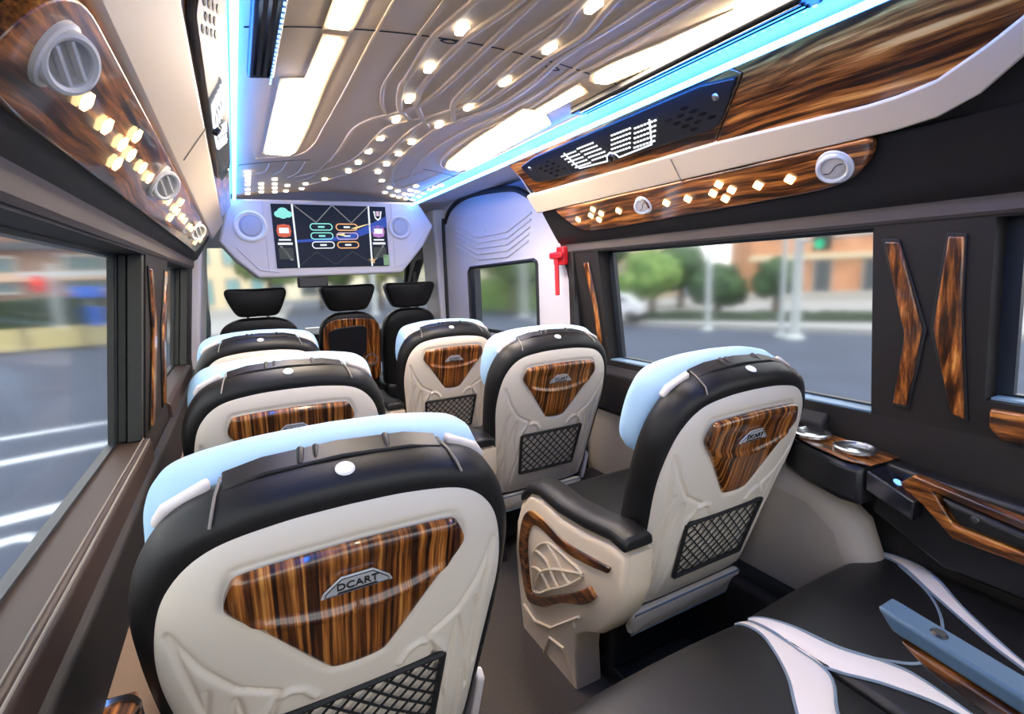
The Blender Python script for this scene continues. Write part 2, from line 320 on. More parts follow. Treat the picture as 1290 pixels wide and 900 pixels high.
# recessed ceiling lamps
def ceil_lamp(label, parts):
    xs = sum(p[0] for q in parts for p in q) / sum(len(q) for q in parts); ys = sum(p[1] for q in parts for p in q) / sum(len(q) for q in parts)
    t = empty('ceiling_light', (xs, ys, zc(xs)), label, 'ceiling light')
    for q in parts:
        mb = MB(); mb.prism([(x - xs, y - ys, zc(x) - zc(xs) - .002) for x, y in q], (0, 0, -.006)); obj('diffuser', mb, E_LAMP, t, smooth=0)
        c = (sum(p[0] for p in q) / len(q), sum(p[1] for p in q) / len(q)); d = lambda p: (p[0] + (.012 if p[0] > c[0] else -.012), p[1] + (.015 if p[1] > c[1] else -.015))
        mb = MB(); mb.prism([(x - xs, y - ys, zc(x) - zc(xs) - .001) for x, y in map(d, q)], (0, 0, -.003)); obj('lamp_rim', mb, CEIL, t, smooth=0)
    return t
ceil_lamp('long glowing ceiling lamp ahead of the roof seam on the left', [[(.165, 2.30), (.255, 2.36), (.272, 2.30), (.272, 1.96), (.262, 1.46), (.224, 1.48), (.167, 1.48)], [(.224, 1.478), (.262, 1.458), (.263, 1.23), (.232, 1.22)]])
ceil_lamp('glowing ceiling lamp behind the roof seam on the left, cut by the top edge', [[(.227, 1.165), (.267, 1.17), (.270, .62), (.232, .60)]])
ceil_lamp('long glowing ceiling lamp on the right ahead of the roof seam', [[(.955, 2.37), (1.01, 2.36), (1.03, 2.28), (1.005, 1.56), (.95, 1.49), (.885, 1.512), (.895, 1.92), (.925, 2.25)], [(.92, 1.47), (.945, 1.47), (.95, 1.28), (.918, 1.255)]])
ceil_lamp('wide curved ceiling lamp on the right behind the roof seam', [[(.932, 1.20), (.96, 1.185), (.982, 1.01), (.994, .62), (.955, .62), (.938, .966), (.915, 1.06), (.908, 1.16)]])
# blue light coves in both ceiling corners
def cove(side, label):
    xc_, s = (1.066, 1) if side > 0 else (.050, -1)
    t = empty('led_strip', (xc_, -.6, 1.700), label, 'light strip')
    obj('glowing_tube', MB().tube([(0, 0, 0), (0, 3.9, 0)], .0075, 10), E_BLUE, t)
    obj('trough', MB().prism([(-s * .026, 0, .034), (s * .050, 0, .024), (s * .046, 0, .010), (s * .056, 0, .010), (s * .056, 0, .044), (-s * .026, 0, .044)], (0, 3.9, 0)), WHITE, t, smooth=0)
cove(1, 'blue glowing light strip along the right ceiling corner'); cove(-1, 'blue glowing light strip along the left ceiling corner')
def airslot(side, y0, y1, label):
    xa = .986 if side > 0 else .078; xb = xa + .05
    t = empty('air_slot', (xa, y0, zc(xa)), label, 'air outlet')
    obj('housing', MB().prism([(0, 0, .0), (.055, .02, .0), (.055, y1 - y0 - .02, .0), (0, y1 - y0, .0)], (0, 0, -.022)), PLASTIC, t, bevel=.006)
    mb = MB()
    for k in range(3): mb.box(.010 + k * .014, .016 + k * .014, .04, y1 - y0 - .04, -.026, -.020)
    obj('louver', mb, GLOSSB, t, smooth=0)
    mb = MB()
    n = int((y1 - y0) / .022)
    for k in range(n): mb.box(.047, .051, .03 + k * .022, .038 + k * .022, -.0245, -.021)
    props(obj('blue_bead', mb, emis('bead_glow' + label[:4], (.15, .35, 1), 5), t, smooth=0), kind='stuff')
airslot(1, .62, 1.40, 'long black air slot with blue beads in the right of the ceiling'); airslot(-1, .45, 1.40, 'black air slot housing in the left ceiling corner')

# ------------------------------------------------------------------ overhead ducts
PA = {1: (Vector((1.385, 0, 1.37)), Vector((1.11, 0, 1.725))), -1: (Vector((-.19, 0, 1.37)), Vector((.06, 0, 1.725)))}
def DP(side, t, y, d=0):
    A, B = PA[side]; u = B - A; n = Vector((u.z * (-1 if side > 0 else 1), 0, u.x * (1 if side > 0 else -1))).normalized()
    if n.z > 0: n = -n
    return A + u * t + n * d + Vector((0, y, 0))
def DN(side):
    return (DP(side, 0, 0, 1) - DP(side, 0, 0, 0))
def slab(name, side, poly, d0, d1, m, parent=None, bevel=.004, org=None, seg=3, sm=35):
    o = org if org is not None else Vector((0, 0, 0))
    return obj(name, MB().prism([DP(side, t, y, d0) - o for t, y in poly], DN(side) * (d1 - d0)), m, parent, bevel=bevel, seg=seg, smooth=sm)
def rc(poly, n=5):      # rounded corners by one closed spline over clustered points
    out = []
    N = len(poly)
    for i in range(N):
        p = Vector(poly[i][:2]); a = Vector(poly[i - 1][:2]); b = Vector(poly[(i + 1) % N][:2]); r = poly[i][2] if len(poly[i]) > 2 else 0
        if r == 0: out.append(p[:]); continue
        # t is about .45 m per unit, so work in metres
        sc = Vector((.445, 1)); P, A_, B_ = p * sc, a * sc, b * sc
        da = (A_ - P); db = (B_ - P); ra = min(r, da.length * .48); rb = min(r, db.length * .48)
        q0 = P + da.normalized() * ra; q1 = P + db.normalized() * rb
        for k in range(n + 1):
            s = k / n; q = q0 * (1 - s) ** 2 + P * 2 * s * (1 - s) + q1 * s * s; out.append((q.x / sc.x, q.y / sc.y))
    return out
ducts = {}
for side, nm, y1 in ((1, 'trim_1', 2.03), (-1, 'trim_2', 3.28)):
    mb = MB()
    te = 1 if side > 0 else .84
    mb.add([DP(side, 0, -.7), DP(side, te, -.7), DP(side, te, y1), DP(side, 0, y1)], [(0, 1, 2, 3)])
    # header band between the window head and the duct foot, rolled forward
    A = PA[side][0]
    P = [(wallx(side, ZH), ZH), (wallx(side, ZH) - side * .004, ZH + .02), (A.x - side * .012, 1.375), (A.x + side * .05, 1.46)]
    for y in (0,):
        mb.prism([(p[0], -.7, p[1]) for p in P], (0, y1 + .7, 0))
    top = DP(side, te, 0); out = (1.56, -.36)[side < 0]
    mb.add([(top.x, y1, top.z), (out, y1, top.z + .02), (out, y1, 1.36), (A.x, y1, A.z), ], [(0, 1, 2, 3)])
    d = props(obj(nm, mb, WALLM, smooth=0), kind='structure'); ducts[side] = d
    # grey padded strip under the black roll
    obj('head_pad', MB().prism([(wallx(side, ZH) - side * .001, -.6, ZH + .002), (wallx(side, ZH) - side * .010, -.6, ZH + .012), (A.x - side * .014, -.6, 1.372), (A.x - side * .004, -.6, 1.382)], (0, y1 + .6, 0)), WALLG, d, bevel=.004)
    obj('black_roll', MB().prism([DP(side, t, -.6, dd) for t, dd in ((-.02, .0), (-.01, .012), (.05, .022), (.12, .02), (.40, .008), (.40, 0))], (0, y1 + .6, 0)), WALLM, d)
    ye = y1
    # cream band
    if side > 0:
        lo = [(.427, 2.035), (.427, .66), (.427, .60), (.443, .525), (.50, .455), (.605, .39), (.72, .32), (.86, .20), (.98, .05)]
        hi = [(1.0, .05), (1.0, .23), (.85, .33), (.749, .384), (.682, .438), (.605, .515), (.585, .58), (.58, .64), (.613, 1.001), (.628, 1.916), (.628, 2.035)]
    else:
        lo = [(.345, 3.27), (.345, .64), (.345, .54), (.39, .44), (.47, .36), (.60, .28), (.75, .1)]
        hi = [(.83, .1), (.78, .3), (.70, .45), (.64, .58), (.61, .76), (.61, 3.27)]
    obj('cream_band', MB().prism([DP(side, t, y, .002) for t, y in lo + hi], DN(side) * .026), CREAMD, d, bevel=.012, seg=3)
    # upper wood
    if side > 0:
        slab('wood_facing', side, rc([(.605, 1.97, .02), (.586, 1.034, 0), (.93, .874, 0), (.985, .90, 0), (.985, 2.04, .0)]), .002, .016, WDUCT, d)
        up = [(.586, 1.030), (.555, .66), (.56, .60), (.585, .526), (.657, .449), (.725, .394), (.83, .34), (.97, .26), (.985, .4), (.985, .89), (.93, .87)]
        slab('wood_facing', side, up, .002, .020, WDUCT, d)
    else:
        slab('wood_facing', side, [(.612, 3.2), (.612, .82), (.68, .76), (.83, .80), (.83, 3.2)], .002, .016, WDUCT, d)
        slab('wood_facing', side, [(.612, .81), (.612, .77), (.642, .58), (.70, .46), (.83, .3), (.83, .79), (.68, .75)], .002, .020, WDUCT, d)
obj('band_seam', MB().tube([DP(1, t, 1.18, .029) for t in (.405, .595)], .0018), STITCH, ducts[1]); obj('band_seam', MB().tube([DP(-1, t, 1.30, .029) for t in (.405, .595)], .0018), STITCH, ducts[-1])
# grilles with the lit wing pattern
def grille(side, y0, y1, label):
    def DP(sd, t, y, d=0): return globals()['DP'](sd, t if sd > 0 else .638 + (t - .70) * .60, y, d)
    o = DP(side, .81, (y0 + y1) / 2, .016)
    g = empty('speaker_grille', o, label, 'grille')
    pl = rc([(.70, y0 + .10, .03), (.71, y1 - .16, .03), (.74, y1 - .03, .03), (.92, y1, .02), (.955, y1 - .12, 0), (.965, y0 + .10, 0), (.93, y0, .01), (.82, y0 + .045, .02)])
    obj('plate', MB().prism([DP(side, t, y, .016) - o for t, y in pl], DN(side) * .014), PLASTIC, g, bevel=.005)
    yc = (y0 + y1) / 2 - .01
    sgn = 1 if side > 0 else 1
    L = lambda a, b: (b, yc + a)
    mb = MB()
    q = lambda t, y: DP(side, t, y, .0315) - o
    for blk in range(4):
        for r in range(5):
            t = .752 + .031 * r + (.012 if blk in (1, 2) else 0)
            c = yc + (blk - 1.5) * .105 + (r * .010) * (1 if blk < 2 else -1) * -1
            n = 7
            for k in range(n):
                y = c - .042 + .084 * k / (n - 1)
                mb.prism([q(t - .006, y - .0045), q(t - .006, y + .0045), q(t + .006, y + .0045), q(t + .006, y - .0045)], DN(side) * .002)
    props(obj('lit_bead', mb, E_GRILL, g, smooth=0), kind='stuff')
    ol = [q(.895, yc - .22), q(.735, yc - .185), q(.72, yc - .03), q(.76, yc - .02), q(.775, yc), q(.76, yc + .02), q(.72, yc + .03), q(.735, yc + .185), q(.895, yc + .22)]
    obj('lit_outline', MB().tube(ol, .0028, 5), E_GRILL, g)
    c = DP(side, .738, yc, .030) - o; obj('knob', MB().lathe([(0, .012), (.012, .010), (.015, 0)], c, DN(side), 14, cap0=False), GLOSSB, g)
    for ys in (y0 + .17, y1 - .20):
        mb = MB()
        for dy, dt in ((0, 0), (.045, 0), (-.045, 0), (.0225, .035), (-.0225, .035), (.0225, -.035), (-.0225, -.035), (.0675, .035), (-.0675, -.035), (0, .07), (0, -.07)):
            P = [(.81 + dt + .010 * math.sin(a), ys + dy + .015 * math.cos(a)) for a in [k * math.pi / 5 for k in range(10)]]
            mb.prism([DP(side, t, y, .0295) - o for t, y in P], DN(side) * .0012)
        obj('slot', mb, GLOSSB, g, smooth=0)
    obj('screw', MB().lathe([(0, .004), (.008, .003), (.010, 0)], DP(side, .875, y0 + .07, .030) - o, DN(side), 12), METAL, g)
    obj('screw', MB().lathe([(0, .004), (.008, .003), (.010, 0)], DP(side, .875, y1 - .06, .030) - o, DN(side), 12), METAL, g)
grille(1, .885, 1.94, 'black speaker grille with white lit wing pattern above the right windows')
grille(-1, .70, 2.1, 'long black speaker grille beside the left ceiling corner, seen edge on')
# lower wood lamp panels with diamond lights, and air vents
def lamp_panel(side, poly, dia, label):
    o = DP(side, .25, 1.3, .0)
    p = empty('lamp_panel', o, label, 'lamp panel')
    slab('wood_board', side, rc(poly), .010, .030, WDUCT, p, org=o, bevel=.008)
    for (t, y, r) in dia:
        q = lambda dt, dy: DP(side, t + dt / .445, y + dy, .0315) - o
        mb = MB().prism([q(-r * .92, -.002), q(-r * .92, .002), q(-.002, r), q(.002, r), q(r * .92, .002), q(r * .92, -.002), q(.002, -r), q(-.002, -r)], DN(side) * .004)
        obj('diamond_lamp', mb, E_DIA, p, smooth=0)
def cluster(t, y, r): return [(t + .054, y + .0, r), (t - .054, y + .0, r), (t, y + .0325, r), (t, y - .0325, r)]
lamp_panel(1, [(.423, 1.90, .03), (.423, .640, .02), (.32, .650, .08), (.18, .725, .10), (.128, 1.62, .10), (.14, 1.81, .12)],
    [(.284, 1.77, .0145), (.295, 1.512, .0145), (.287, 1.276, .015), (.287, 1.185, .015), (.289, .939, .015), (.291, .848, .015)] + cluster(.30, 1.645, .014) + cluster(.293, 1.055, .0145),
    'wood lamp panel with warm diamond lights above the right window')
LD = [(.210, .680, .0112), (.210, .773, .0112), (.216, 1.028, .0112), (.212, 1.111, .0112), (.212, 1.319, .0112), (.216, 1.412, .0112), (.22, 1.74, .0112), (.22, 1.84, .0112), (.22, 2.02, .0112), (.22, 2.10, .0112), (.22, 2.36, .0112), (.22, 2.64, .0112)]
lamp_panel(-1, [(.340, 2.90, .03), (.338, .56, .05), (.272, .515, .05), (.13, .50, .06), (.085, .53, .10), (.10, 2.8, .05)], LD + cluster(.213, .897, .0112) + cluster(.216, 1.575, .0112) + cluster(.22, 2.50, .0112),
    'wood lamp panel with warm diamond lights above the left window')
VIN = mat('vent_inner', srgb(190, 188, 184), .4)
def vent(side, t, y, R, proud, label, tilt=0, swing=0):
    """ball vent: a collar on the board, the ring swung towards the rear"""
    c = DP(side, t, y, .030); n0 = DN(side)
    n = (n0 * math.cos(swing) + Vector((0, -1, 0)) * math.sin(swing)).normalized()
    v = empty('air_vent', c, label, 'air vent')
    z0 = n0 * (proud * (.35 if side > 0 else .75))
    obj('collar', MB().lathe([(R * 1.18, -.001), (R * 1.16, .004), (R * 1.0, .005), (R * .9, -.001)], (0, 0, 0), n0, 32), SILVER, v)
    obj('ring', MB().lathe([(R * .80, -R * .5), (R * .98, -R * .2), (R * 1.03, R * .02), (R * .98, R * .16), (R * .86, R * .20), (R * .74, R * .12), (R * .70, -R * .2)], z0, n, 36), SILVER, v)
    u = Vector((0, 0, 1)).cross(n).normalized(); up = n.cross(u)
    u2 = (u * math.cos(tilt) + up * math.sin(tilt)); up2 = n.cross(u2)
    if side > 0:        # closed flaps: a shallow disc with a curved slit
        obj('flap', MB().lathe([(R * .73, R * .02), (R * .60, R * .10), (R * .3, R * .13), (0, R * .135)], z0, n, 28), CREAM, v)
        obj('slit', MB().tube([z0 + u2 * (R * .62 * k / 4) + up2 * R * (.16 * math.sin(k * .7)) + n * R * (.14 - .035 * (k / 4) ** 2) for k in range(-4, 5)], .0011, 5), PLASTIC, v)
        return v
    obj('bowl', MB().lathe([(R * .72, R * .02), (R * .6, -R * .16), (0, -R * .20)], z0, n, 28), VIN, v)
    for s in (-.26, .26):
        h = math.sqrt(.7 ** 2 - s * s) * R
        pts = [up2 * s * R - u2 * h, up2 * s * R + u2 * h, up2 * s * R + u2 * h + n * R * .30, up2 * s * R - u2 * h + n * R * .30]
        obj('vane', MB().prism([p + z0 - n * R * .16 - up2 * .0014 for p in pts], up2 * .0028), SILVER, v, smooth=0)
    return v
vent(1, .311, .735, .036, .022, 'round silver air vent at the rear end of the right lamp panel', .35, .25)
vent(1, .303, 1.38, .029, .020, 'small round air vent amid the diamond lights of the right lamp panel', .9, .75)
vent(-1, .222, .572, .0255, .015, 'large silver air vent in the top left corner of the view', -.9, .5)
vent(-1, .238, 1.205, .029, .018, 'middle one of the three vents in the left lamp panel', -.9, .6)
vent(-1, .236, 2.22, .032, .018, 'farthest vent in the left lamp panel, next to the screen box', -.9, .6)

# ------------------------------------------------------------------ sliding door, header and cab
def panel_hole(x, th, y0, y1, z0, z1, hy0, hy1, hz0, hz1):
    mb = MB()
    for a, b, c, d in ((y0, hy0, z0, z1), (hy1, y1, z0, z1), (hy0, hy1, z0, hz0), (hy0, hy1, hz1, z1)): mb.box(x, x + th, a, b, c, d)
    return mb
ZD = lambda z: z + EYE
dr = MB()
oy = rc([(0, 0)])  # unused placeholder list
outl = spline([(1.93, .0, 0), (1.94, .95, 0), (2.02, 1.38, 0), (2.15, 1.52, 0), (2.42, 1.66, 0), (2.62, 1.71, 0), (3.12, 1.745, 0), (3.42, 1.71, 0), (3.56, 1.62, 0), (3.60, 1.50, 0), (3.62, .0, 0)], 5)
hole = [(2.30, .90), (2.30, 1.29), (2.33, 1.305), (3.16, 1.285), (3.19, 1.26), (3.19, .88)]
bm = bmesh.new()
ov = [bm.verts.new((0, p.x, p.y)) for p in outl]; hv = [bm.verts.new((0, y, z)) for y, z in hole]
oe = [bm.edges.new((ov[i], ov[(i + 1) % len(ov)])) for i in range(len(ov))]; he = [bm.edges.new((hv[i], hv[(i + 1) % len(hv)])) for i in range(len(hv))]
bmesh.ops.triangle_fill(bm, use_beauty=True, edges=oe + he)
ext = bmesh.ops.extrude_face_region(bm, geom=bm.faces[:]); bmesh.ops.translate(bm, verts=[v for v in ext['geom'] if isinstance(v, bmesh.types.BMVert)], vec=(.05, 0, 0))
bmesh.ops.recalc_face_normals(bm, faces=bm.faces)
me = bpy.data.meshes.new('door_1'); bm.to_mesh(me); bm.free()
door = props(link('door_1', me, CABG, None, (1.40, 0, 0)), kind='structure')
obj('door_seal', MB().tube([(-.004, p.x, p.y) for p in outl], .016, 8), RUBBER, door)
pn = obj('pane', MB().box(.022, .026, 2.29, 3.20, .87, 1.31), GLASS, door, smooth=0)
f = MB(); 
for i in range(len(hole)): 
    a, b = hole[i], hole[(i + 1) % len(hole)]; f.tube([(.002, *a), (.002, *b)], .012, 6)
obj('pane_frame', f, RUBBER, door)
obj('pane_frame', MB().box(.0, .045, 3.10, 3.19, .88, 1.275), FRAMEM, door, smooth=0)
mb = MB()
for k in range(5):
    zz = 1.56 - .035 * k
    mb.tube([(-.001, 2.34 + .01 * k, zz - .01), (-.001, 2.62, zz - .085), (-.001, 3.02, zz - .085), (-.001, 3.38, zz - .01 + .03)], .006, 6)
obj('raised_rib', mb, CABG, door)
mb = MB().tube([(-.001, 3.05, 1.62), (-.001, 2.9, 1.50)], .004, 6); obj('raised_rib', mb, CABG, door)
# header above the door and cream pillars
props(obj('trim_3', MB().prism([(1.115, 2.03, 1.725), (1.115, 3.42, 1.725), (1.46, 3.42, 1.755), (1.46, 2.03, 1.74)], (0, 0, .02)).prism([(1.385, 2.035, 1.40), (1.385, 2.06, 1.40), (1.11, 2.06, 1.74), (1.11, 2.035, 1.74)], (0.0, .0, .03)), CABG, smooth=0), kind='structure')
props(obj('trim_4', MB().prism([(1.37, 3.63, 0), (1.37, 3.95, 0), (1.37, 3.95, 1.45), (1.33, 3.95, 1.72), (1.33, 3.63, 1.72)], (.10, 0, 0)), CABG, bevel=.02), kind='structure')
props(obj('trim_5', MB().prism([(XL - .08, 3.25, .6), (XL - .08, 4.05, .6), (XL - .02, 4.05, 1.45), (XL + .06, 3.9, 1.70), (XL + .06, 3.25, 1.70)], (.09, 0, 0)), CABG, bevel=.015), kind='structure')
props(obj('trim_6', MB().box(XL - .05, XL + .05, 3.25, 4.6, 0, .72), WALLM, smooth=0), kind='structure')
obj('duct_end', MB().add([DP(1, 0, 2.03), DP(1, 1, 2.03), (1.45, 2.03, 1.74), (1.45, 2.03, 1.37)], [(0, 1, 2, 3)]), CREAMD, ducts[1], smooth=0)
obj('pillar_cover', MB().prism([(1.392, 1.915, .02), (1.392, 1.975, .02), (1.385, 2.0, 1.2), (1.375, 2.05, 1.37), (1.37, 2.03, 1.42), (1.375, 1.95, 1.37)], (.06, 0, 0)), WALLM, wr, bevel=.006)
obj('surround', MB().box(1.455, 1.475, 1.95, 3.70, 1.30, 1.85), CABG, door, smooth=0, loc=(-1.40, 0, 0))
# cab: roof, left and right doors with panes, windscreen, dashboard
props(obj('ceiling_cab', MB().prism([(XL, 3.42, 1.80), (XL, 4.75, 1.52), (XL, 4.75, 1.56), (XL, 3.42, 1.86)], (1.8, 0, 0)), CABG, smooth=0), kind='structure')
def cab_side(name, x, s):
    mb = MB()
    mb.prism([(x, 3.95, 0), (x, 5.3, 0), (x, 5.3, .84), (x, 3.95, .90)], (.08 * s, 0, 0))
    mb.prism([(x, 3.95, .9), (x, 4.02, .9), (x, 4.02, 1.42), (x, 3.95, 1.45)], (.08 * s, 0, 0))
    mb.prism([(x, 5.3, .84), (x, 5.2, .84), (x, 4.60, 1.38), (x, 4.02, 1.42), (x, 4.02, 1.50), (x, 4.70, 1.50)], (.08 * s, 0, 0))
    o = props(obj(name, mb, WALLM, bevel=.008), kind='structure')
    obj('pane', MB().prism([(x + .05 * s, 4.0, .86), (x + .05 * s, 5.25, .82), (x + .05 * s, 4.62, 1.40), (x + .05 * s, 4.0, 1.44)], (.004 * s, 0, 0)), GLASS, o, smooth=0)
    obj('division_bar', MB().box(x + .02 * s - .012, x + .02 * s + .012, 4.70, 4.73, .88, 1.32), RUBBER, o, smooth=0)
cab_side('door_2', 1.49, 1); cab_side('door_3', XL - .03, -1)
ws = props(obj('window_5', MB().prism([(-.24, 5.30, .72), (1.60, 5.30, .72), (1.52, 4.70, 1.54), (-.18, 4.70, 1.54)], (0, .003, .003)), GLASS, smooth=0), kind='structure')
obj('corner_post', MB().tube([(1.54, 5.28, .70), (1.475, 4.70, 1.54)], .035, 8), WALLM, ws); obj('corner_post', MB().tube([(-.27, 5.28, .70), (-.20, 4.70, 1.54)], .035, 8), CABG, ws)
dash = props(empty('dashboard', (.66, 5.0, .70), 'black dashboard under the windscreen with a white paper strip', 'dashboard'))
obj('top_pad', MB().prism([(-.88, .33, .05), (-.88, -.1, .11), (-.88, -.22, .06), (-.88, -.22, -.25), (-.88, .33, -.25)], (1.74, 0, 0)), PLASTIC, dash, bevel=.02)
obj('paper_strip', MB().box(-.12, .22, .02, .12, .098, .102), WHITE, dash, smooth=0)
# outside mirror on the left, seen through the windscreen corner
mr = empty('side_mirror', (-.22, 4.30, .98), 'grey door mirror seen at the left cab corner', 'mirror')
obj('shell', MB().lathe([(.0, -.13), (.028, -.11), (.04, -.03), (.042, .05), (.03, .12), (0, .14)], (0, 0, 0), (0, 0, 1), 16), mat('mirror_shell', srgb(120, 135, 145), .4), mr)
obj('bracket', MB().tube([(0, 0, -.12), (-.01, .02, -.28)], .012, 8), PLASTIC, mr)
# ------------------------------------------------------------------ screen console
tv = empty('screen_console', (.55, 3.30, 1.46), 'pale console with a lit screen between two round speakers above the windscreen', 'console')
def TP(x, z, y=0): return (x - .55, y, z + EYE - 1.46)
oc = [(.02, .464), (1.113, .479), (1.208, .329), (1.13, .20), (.975, .03), (.132, .022), (.02, .13), (-.053, .229)]
obj('housing', MB().prism([TP(x, z) for x, z in oc], (0, .34, 0)), CABG, tv, bevel=.014)
# raised side lines
obj('crease', MB().tube([TP(.03, .20, -.002), TP(.14, .07, -.002), TP(.24, .055, -.002)], .004, 6), CABG, tv); obj('crease', MB().tube([TP(1.14, .29, -.002), TP(1.0, .09, -.002), TP(.90, .06, -.002)], .004, 6), CABG, tv)
obj('crease', MB().tube([TP(.19, .46, -.002), TP(.19, .06, -.002)], .003, 6), CABG, tv); obj('crease', MB().tube([TP(.93, .46, -.002), TP(.93, .06, -.002)], .003, 6), CABG, tv)
sc = obj('screen', MB().box(.231 - .55, .891 - .55, -.010, .01, .077 + EYE - 1.46, .443 + EYE - 1.46), mat('screen_bezel', (.004, .004, .006, 1), .45, spec=.15, emit=(.003, .008, .022, 1), estr=1), tv, bevel=.003)
YS = -.0115
def SP(u, v, y=YS): return (.231 + .66 * u - .55, y, .077 + .366 * v + EYE - 1.46)      # u to the right, v up, 0..1
def flat(name, polys, m):
    mb = MB()
    for pl in polys: mb.prism([SP(*p) for p in pl], (0, -.0006, 0))
    return obj(name, mb, m, sc, smooth=0)
eW = emis('scr_white', (.85, .90, .95), .95); eC = emis('scr_cyan', (.30, .85, .80), .9); eO = emis('scr_orange', (.95, .50, .22), .95); eB = emis('scr_blue', (.05, .10, .45), .9); eG = emis('scr_grey', (.40, .42, .45), .5)
eR = emis('scr_red', (.75, .16, .10), .8); eP = emis('scr_pink', (.75, .55, .75), .8); eK = emis('scr_dim', (.10, .11, .12), .6)
def line(a, b, wd):
    a, b = Vector(a), Vector(b); d = (b - a); d = Vector((d.x * .66, d.y * .366)); n = Vector((-d.y, d.x)).normalized() * wd; n = Vector((n.x / .66, n.y / .366)); return [a - n, b - n, b + n, a + n]
flat('side_bar', [line((.178, 0), (.170, 1), .005)], eW); flat('side_bar', [line((.832, 0), (.838, 1), .005)], eW)
flat('zigzag', [line((.18, .99), (.36, .72), .0028), line((.36, .72), (.51, 1), .0028), line((.51, 1), (.67, .72), .0028), line((.67, .72), (.83, .99), .0028)], eG)
flat('zigzag_low', [line((.19, .04), (.34, .25), .002), line((.34, .25), (.50, .04), .002), line((.50, .04), (.66, .25), .002), line((.66, .25), (.82, .06), .002)], eK)
flat('blue_beam', [[(.18, .40), (.18, .44), (.60, .50), (1.0, .84), (1.0, .66), (.64, .44)]], eB)
def pill(cx, cy, hw, hh, wd, m):
    P = []
    for k in range(24):
        a = 2 * math.pi * k / 24; P.append((cx + (hw - hh * .55) * (1 if math.cos(a) > 0 else -1) + hh * .55 * math.cos(a), cy + hh * math.sin(a)))
    mb = MB().tube([SP(*p, y=YS) for p in P], wd, 5, closed=True, up=(0, 1, 0)); obj('pill_button', mb, m, sc)
    flat('caption', [[(cx - .028, cy - .014), (cx + .028, cy - .014), (cx + .028, cy + .014), (cx - .028, cy + .014)]], eW if m is not eC else eC)
for cx, cy, m in ((.40, .65, eC), (.40, .505, eC), (.405, .36, eW), (.625, .65, eO), (.625, .505, eP), (.625, .36, eO)): pill(cx, cy, .095, .052, .0032, m)
flat('comet', [[(.52, .53), (.60, .50), (.60, .55)], [(.66, .63), (.86, .72), (.78, .69), (.70, .62)]], emis('scr_gold', (.95, .75, .40), .95))
flat('sparkle', [[(.80, .12), (.84, .06), (.88, .12), (.84, .10)], [(.82, .05), (.84, .17), (.86, .05)]], emis('scr_gold2', (.8, .55, .25), .8))
cl = []
for (cx, cy, r) in ((.055, .84, .035), (.09, .875, .045), (.13, .84, .035), (.09, .83, .04)):
    cl.append([(cx + r * math.cos(2 * math.pi * k / 16), cy + 1.5 * r * math.sin(2 * math.pi * k / 16)) for k in range(16)])
for i, c in enumerate(cl): 
    mb = MB(); mb.prism([SP(*p, y=YS - .0002 * i) for p in c], (0, -.0006, 0)); obj('cloud', mb, eC, sc, smooth=0)
def badge(cx, m, m2):
    flat('icon', [[(cx - .06, .58), (cx - .05, .67), (cx, .69), (cx + .05, .67), (cx + .06, .58), (cx + .05, .50), (cx, .48), (cx - .05, .50)]], m)
    mb = MB(); mb.prism([SP(cx - .04, .545, YS - .001), SP(cx + .04, .545, YS - .001), SP(cx + .04, .63, YS - .001), SP(cx - .04, .63, YS - .001)], (0, -.0004, 0)); obj('icon_face', mb, m2, sc, smooth=0)
    flat('caption', [[(cx - .05, .43), (cx + .05, .43), (cx + .05, .455), (cx - .05, .455)], [(cx - .06, .365), (cx + .06, .365), (cx + .06, .40), (cx - .06, .40)]], eW)
    s = 1 if cx < .5 else -1
    flat('light_rays', [[(cx - .05 * s, .35), (cx - .03 * s, .35), (cx + .06 * s, .12), (cx + .03 * s, .12)]], eG)
    flat('ray_ground', [[(cx - .06, .32), (cx + .06, .32), (cx + .06, .14), (cx - .06, .14)]], eK)
badge(.085, eR, eW); badge(.915, emis('scr_violet', (.55, .25, .65), .8), eW)
flat('shield', [[(.88, .92), (.893, .80), (.92, .76), (.947, .80), (.96, .92), (.945, .92), (.94, .82), (.92, .79), (.90, .82), (.895, .92)]], eW)
mb = MB(); mb.prism([SP(.905, .84, YS), SP(.935, .84, YS), SP(.935, .92, YS), SP(.905, .92, YS)], (0, -.0006, 0)); obj('shield', mb, eP, sc, smooth=0)
flat('sticker', [[(.945, .01), (1.0, .01), (1.0, .19), (.945, .19)]], emis('scr_green', (.35, .55, .35), .6))
for cx, cz, r in ((.117, .316, .088), (.98, .317, .075)):
    c = TP(cx, cz)
    sp_ = obj('speaker', MB().lathe([(r, -.002), (r * .98, .010), (r * .86, .014), (r * .78, .008), (r * .70, .004)], c, (0, -1, 0), 40), SILVER if cx < .5 else CABG, tv)
    obj('cone', MB().lathe([(r * .72, .003), (r * .6, .001), (r * .58, .009), (r * .3, .011), (0, .012)], c, (0, -1, 0), 32), mat('speaker_grey', srgb(165, 170, 185), .5), sp_)
obj('recorder', rbox(*[.336 - .55, .503 - .55], -.03, .06, -.022 + EYE - 1.46 - .02, .021 + EYE - 1.46), PLASTIC, tv, bevel=.008)
# ------------------------------------------------------------------ emergency hammer
hm = empty('emergency_hammer', (1.36, 2.03, 1.27), 'red emergency hammer in a red holder on the door pillar', 'hammer')
obj('holder', MB().box(-.012, .02, -.045, .04, .0, .085), RED, hm, bevel=.008)
obj('head', MB().box(-.030, -.008, -.05, .05, .03, .06), RED, hm, bevel=.008)
obj('handle', MB().tube([(-.018, .0, .03), (-.020, -.005, -.14)], .011, 8), RED, hm)
obj('label_plate', MB().box(-.032, -.0305, -.02, .02, .062, .082), WHITE, hm, smooth=0)

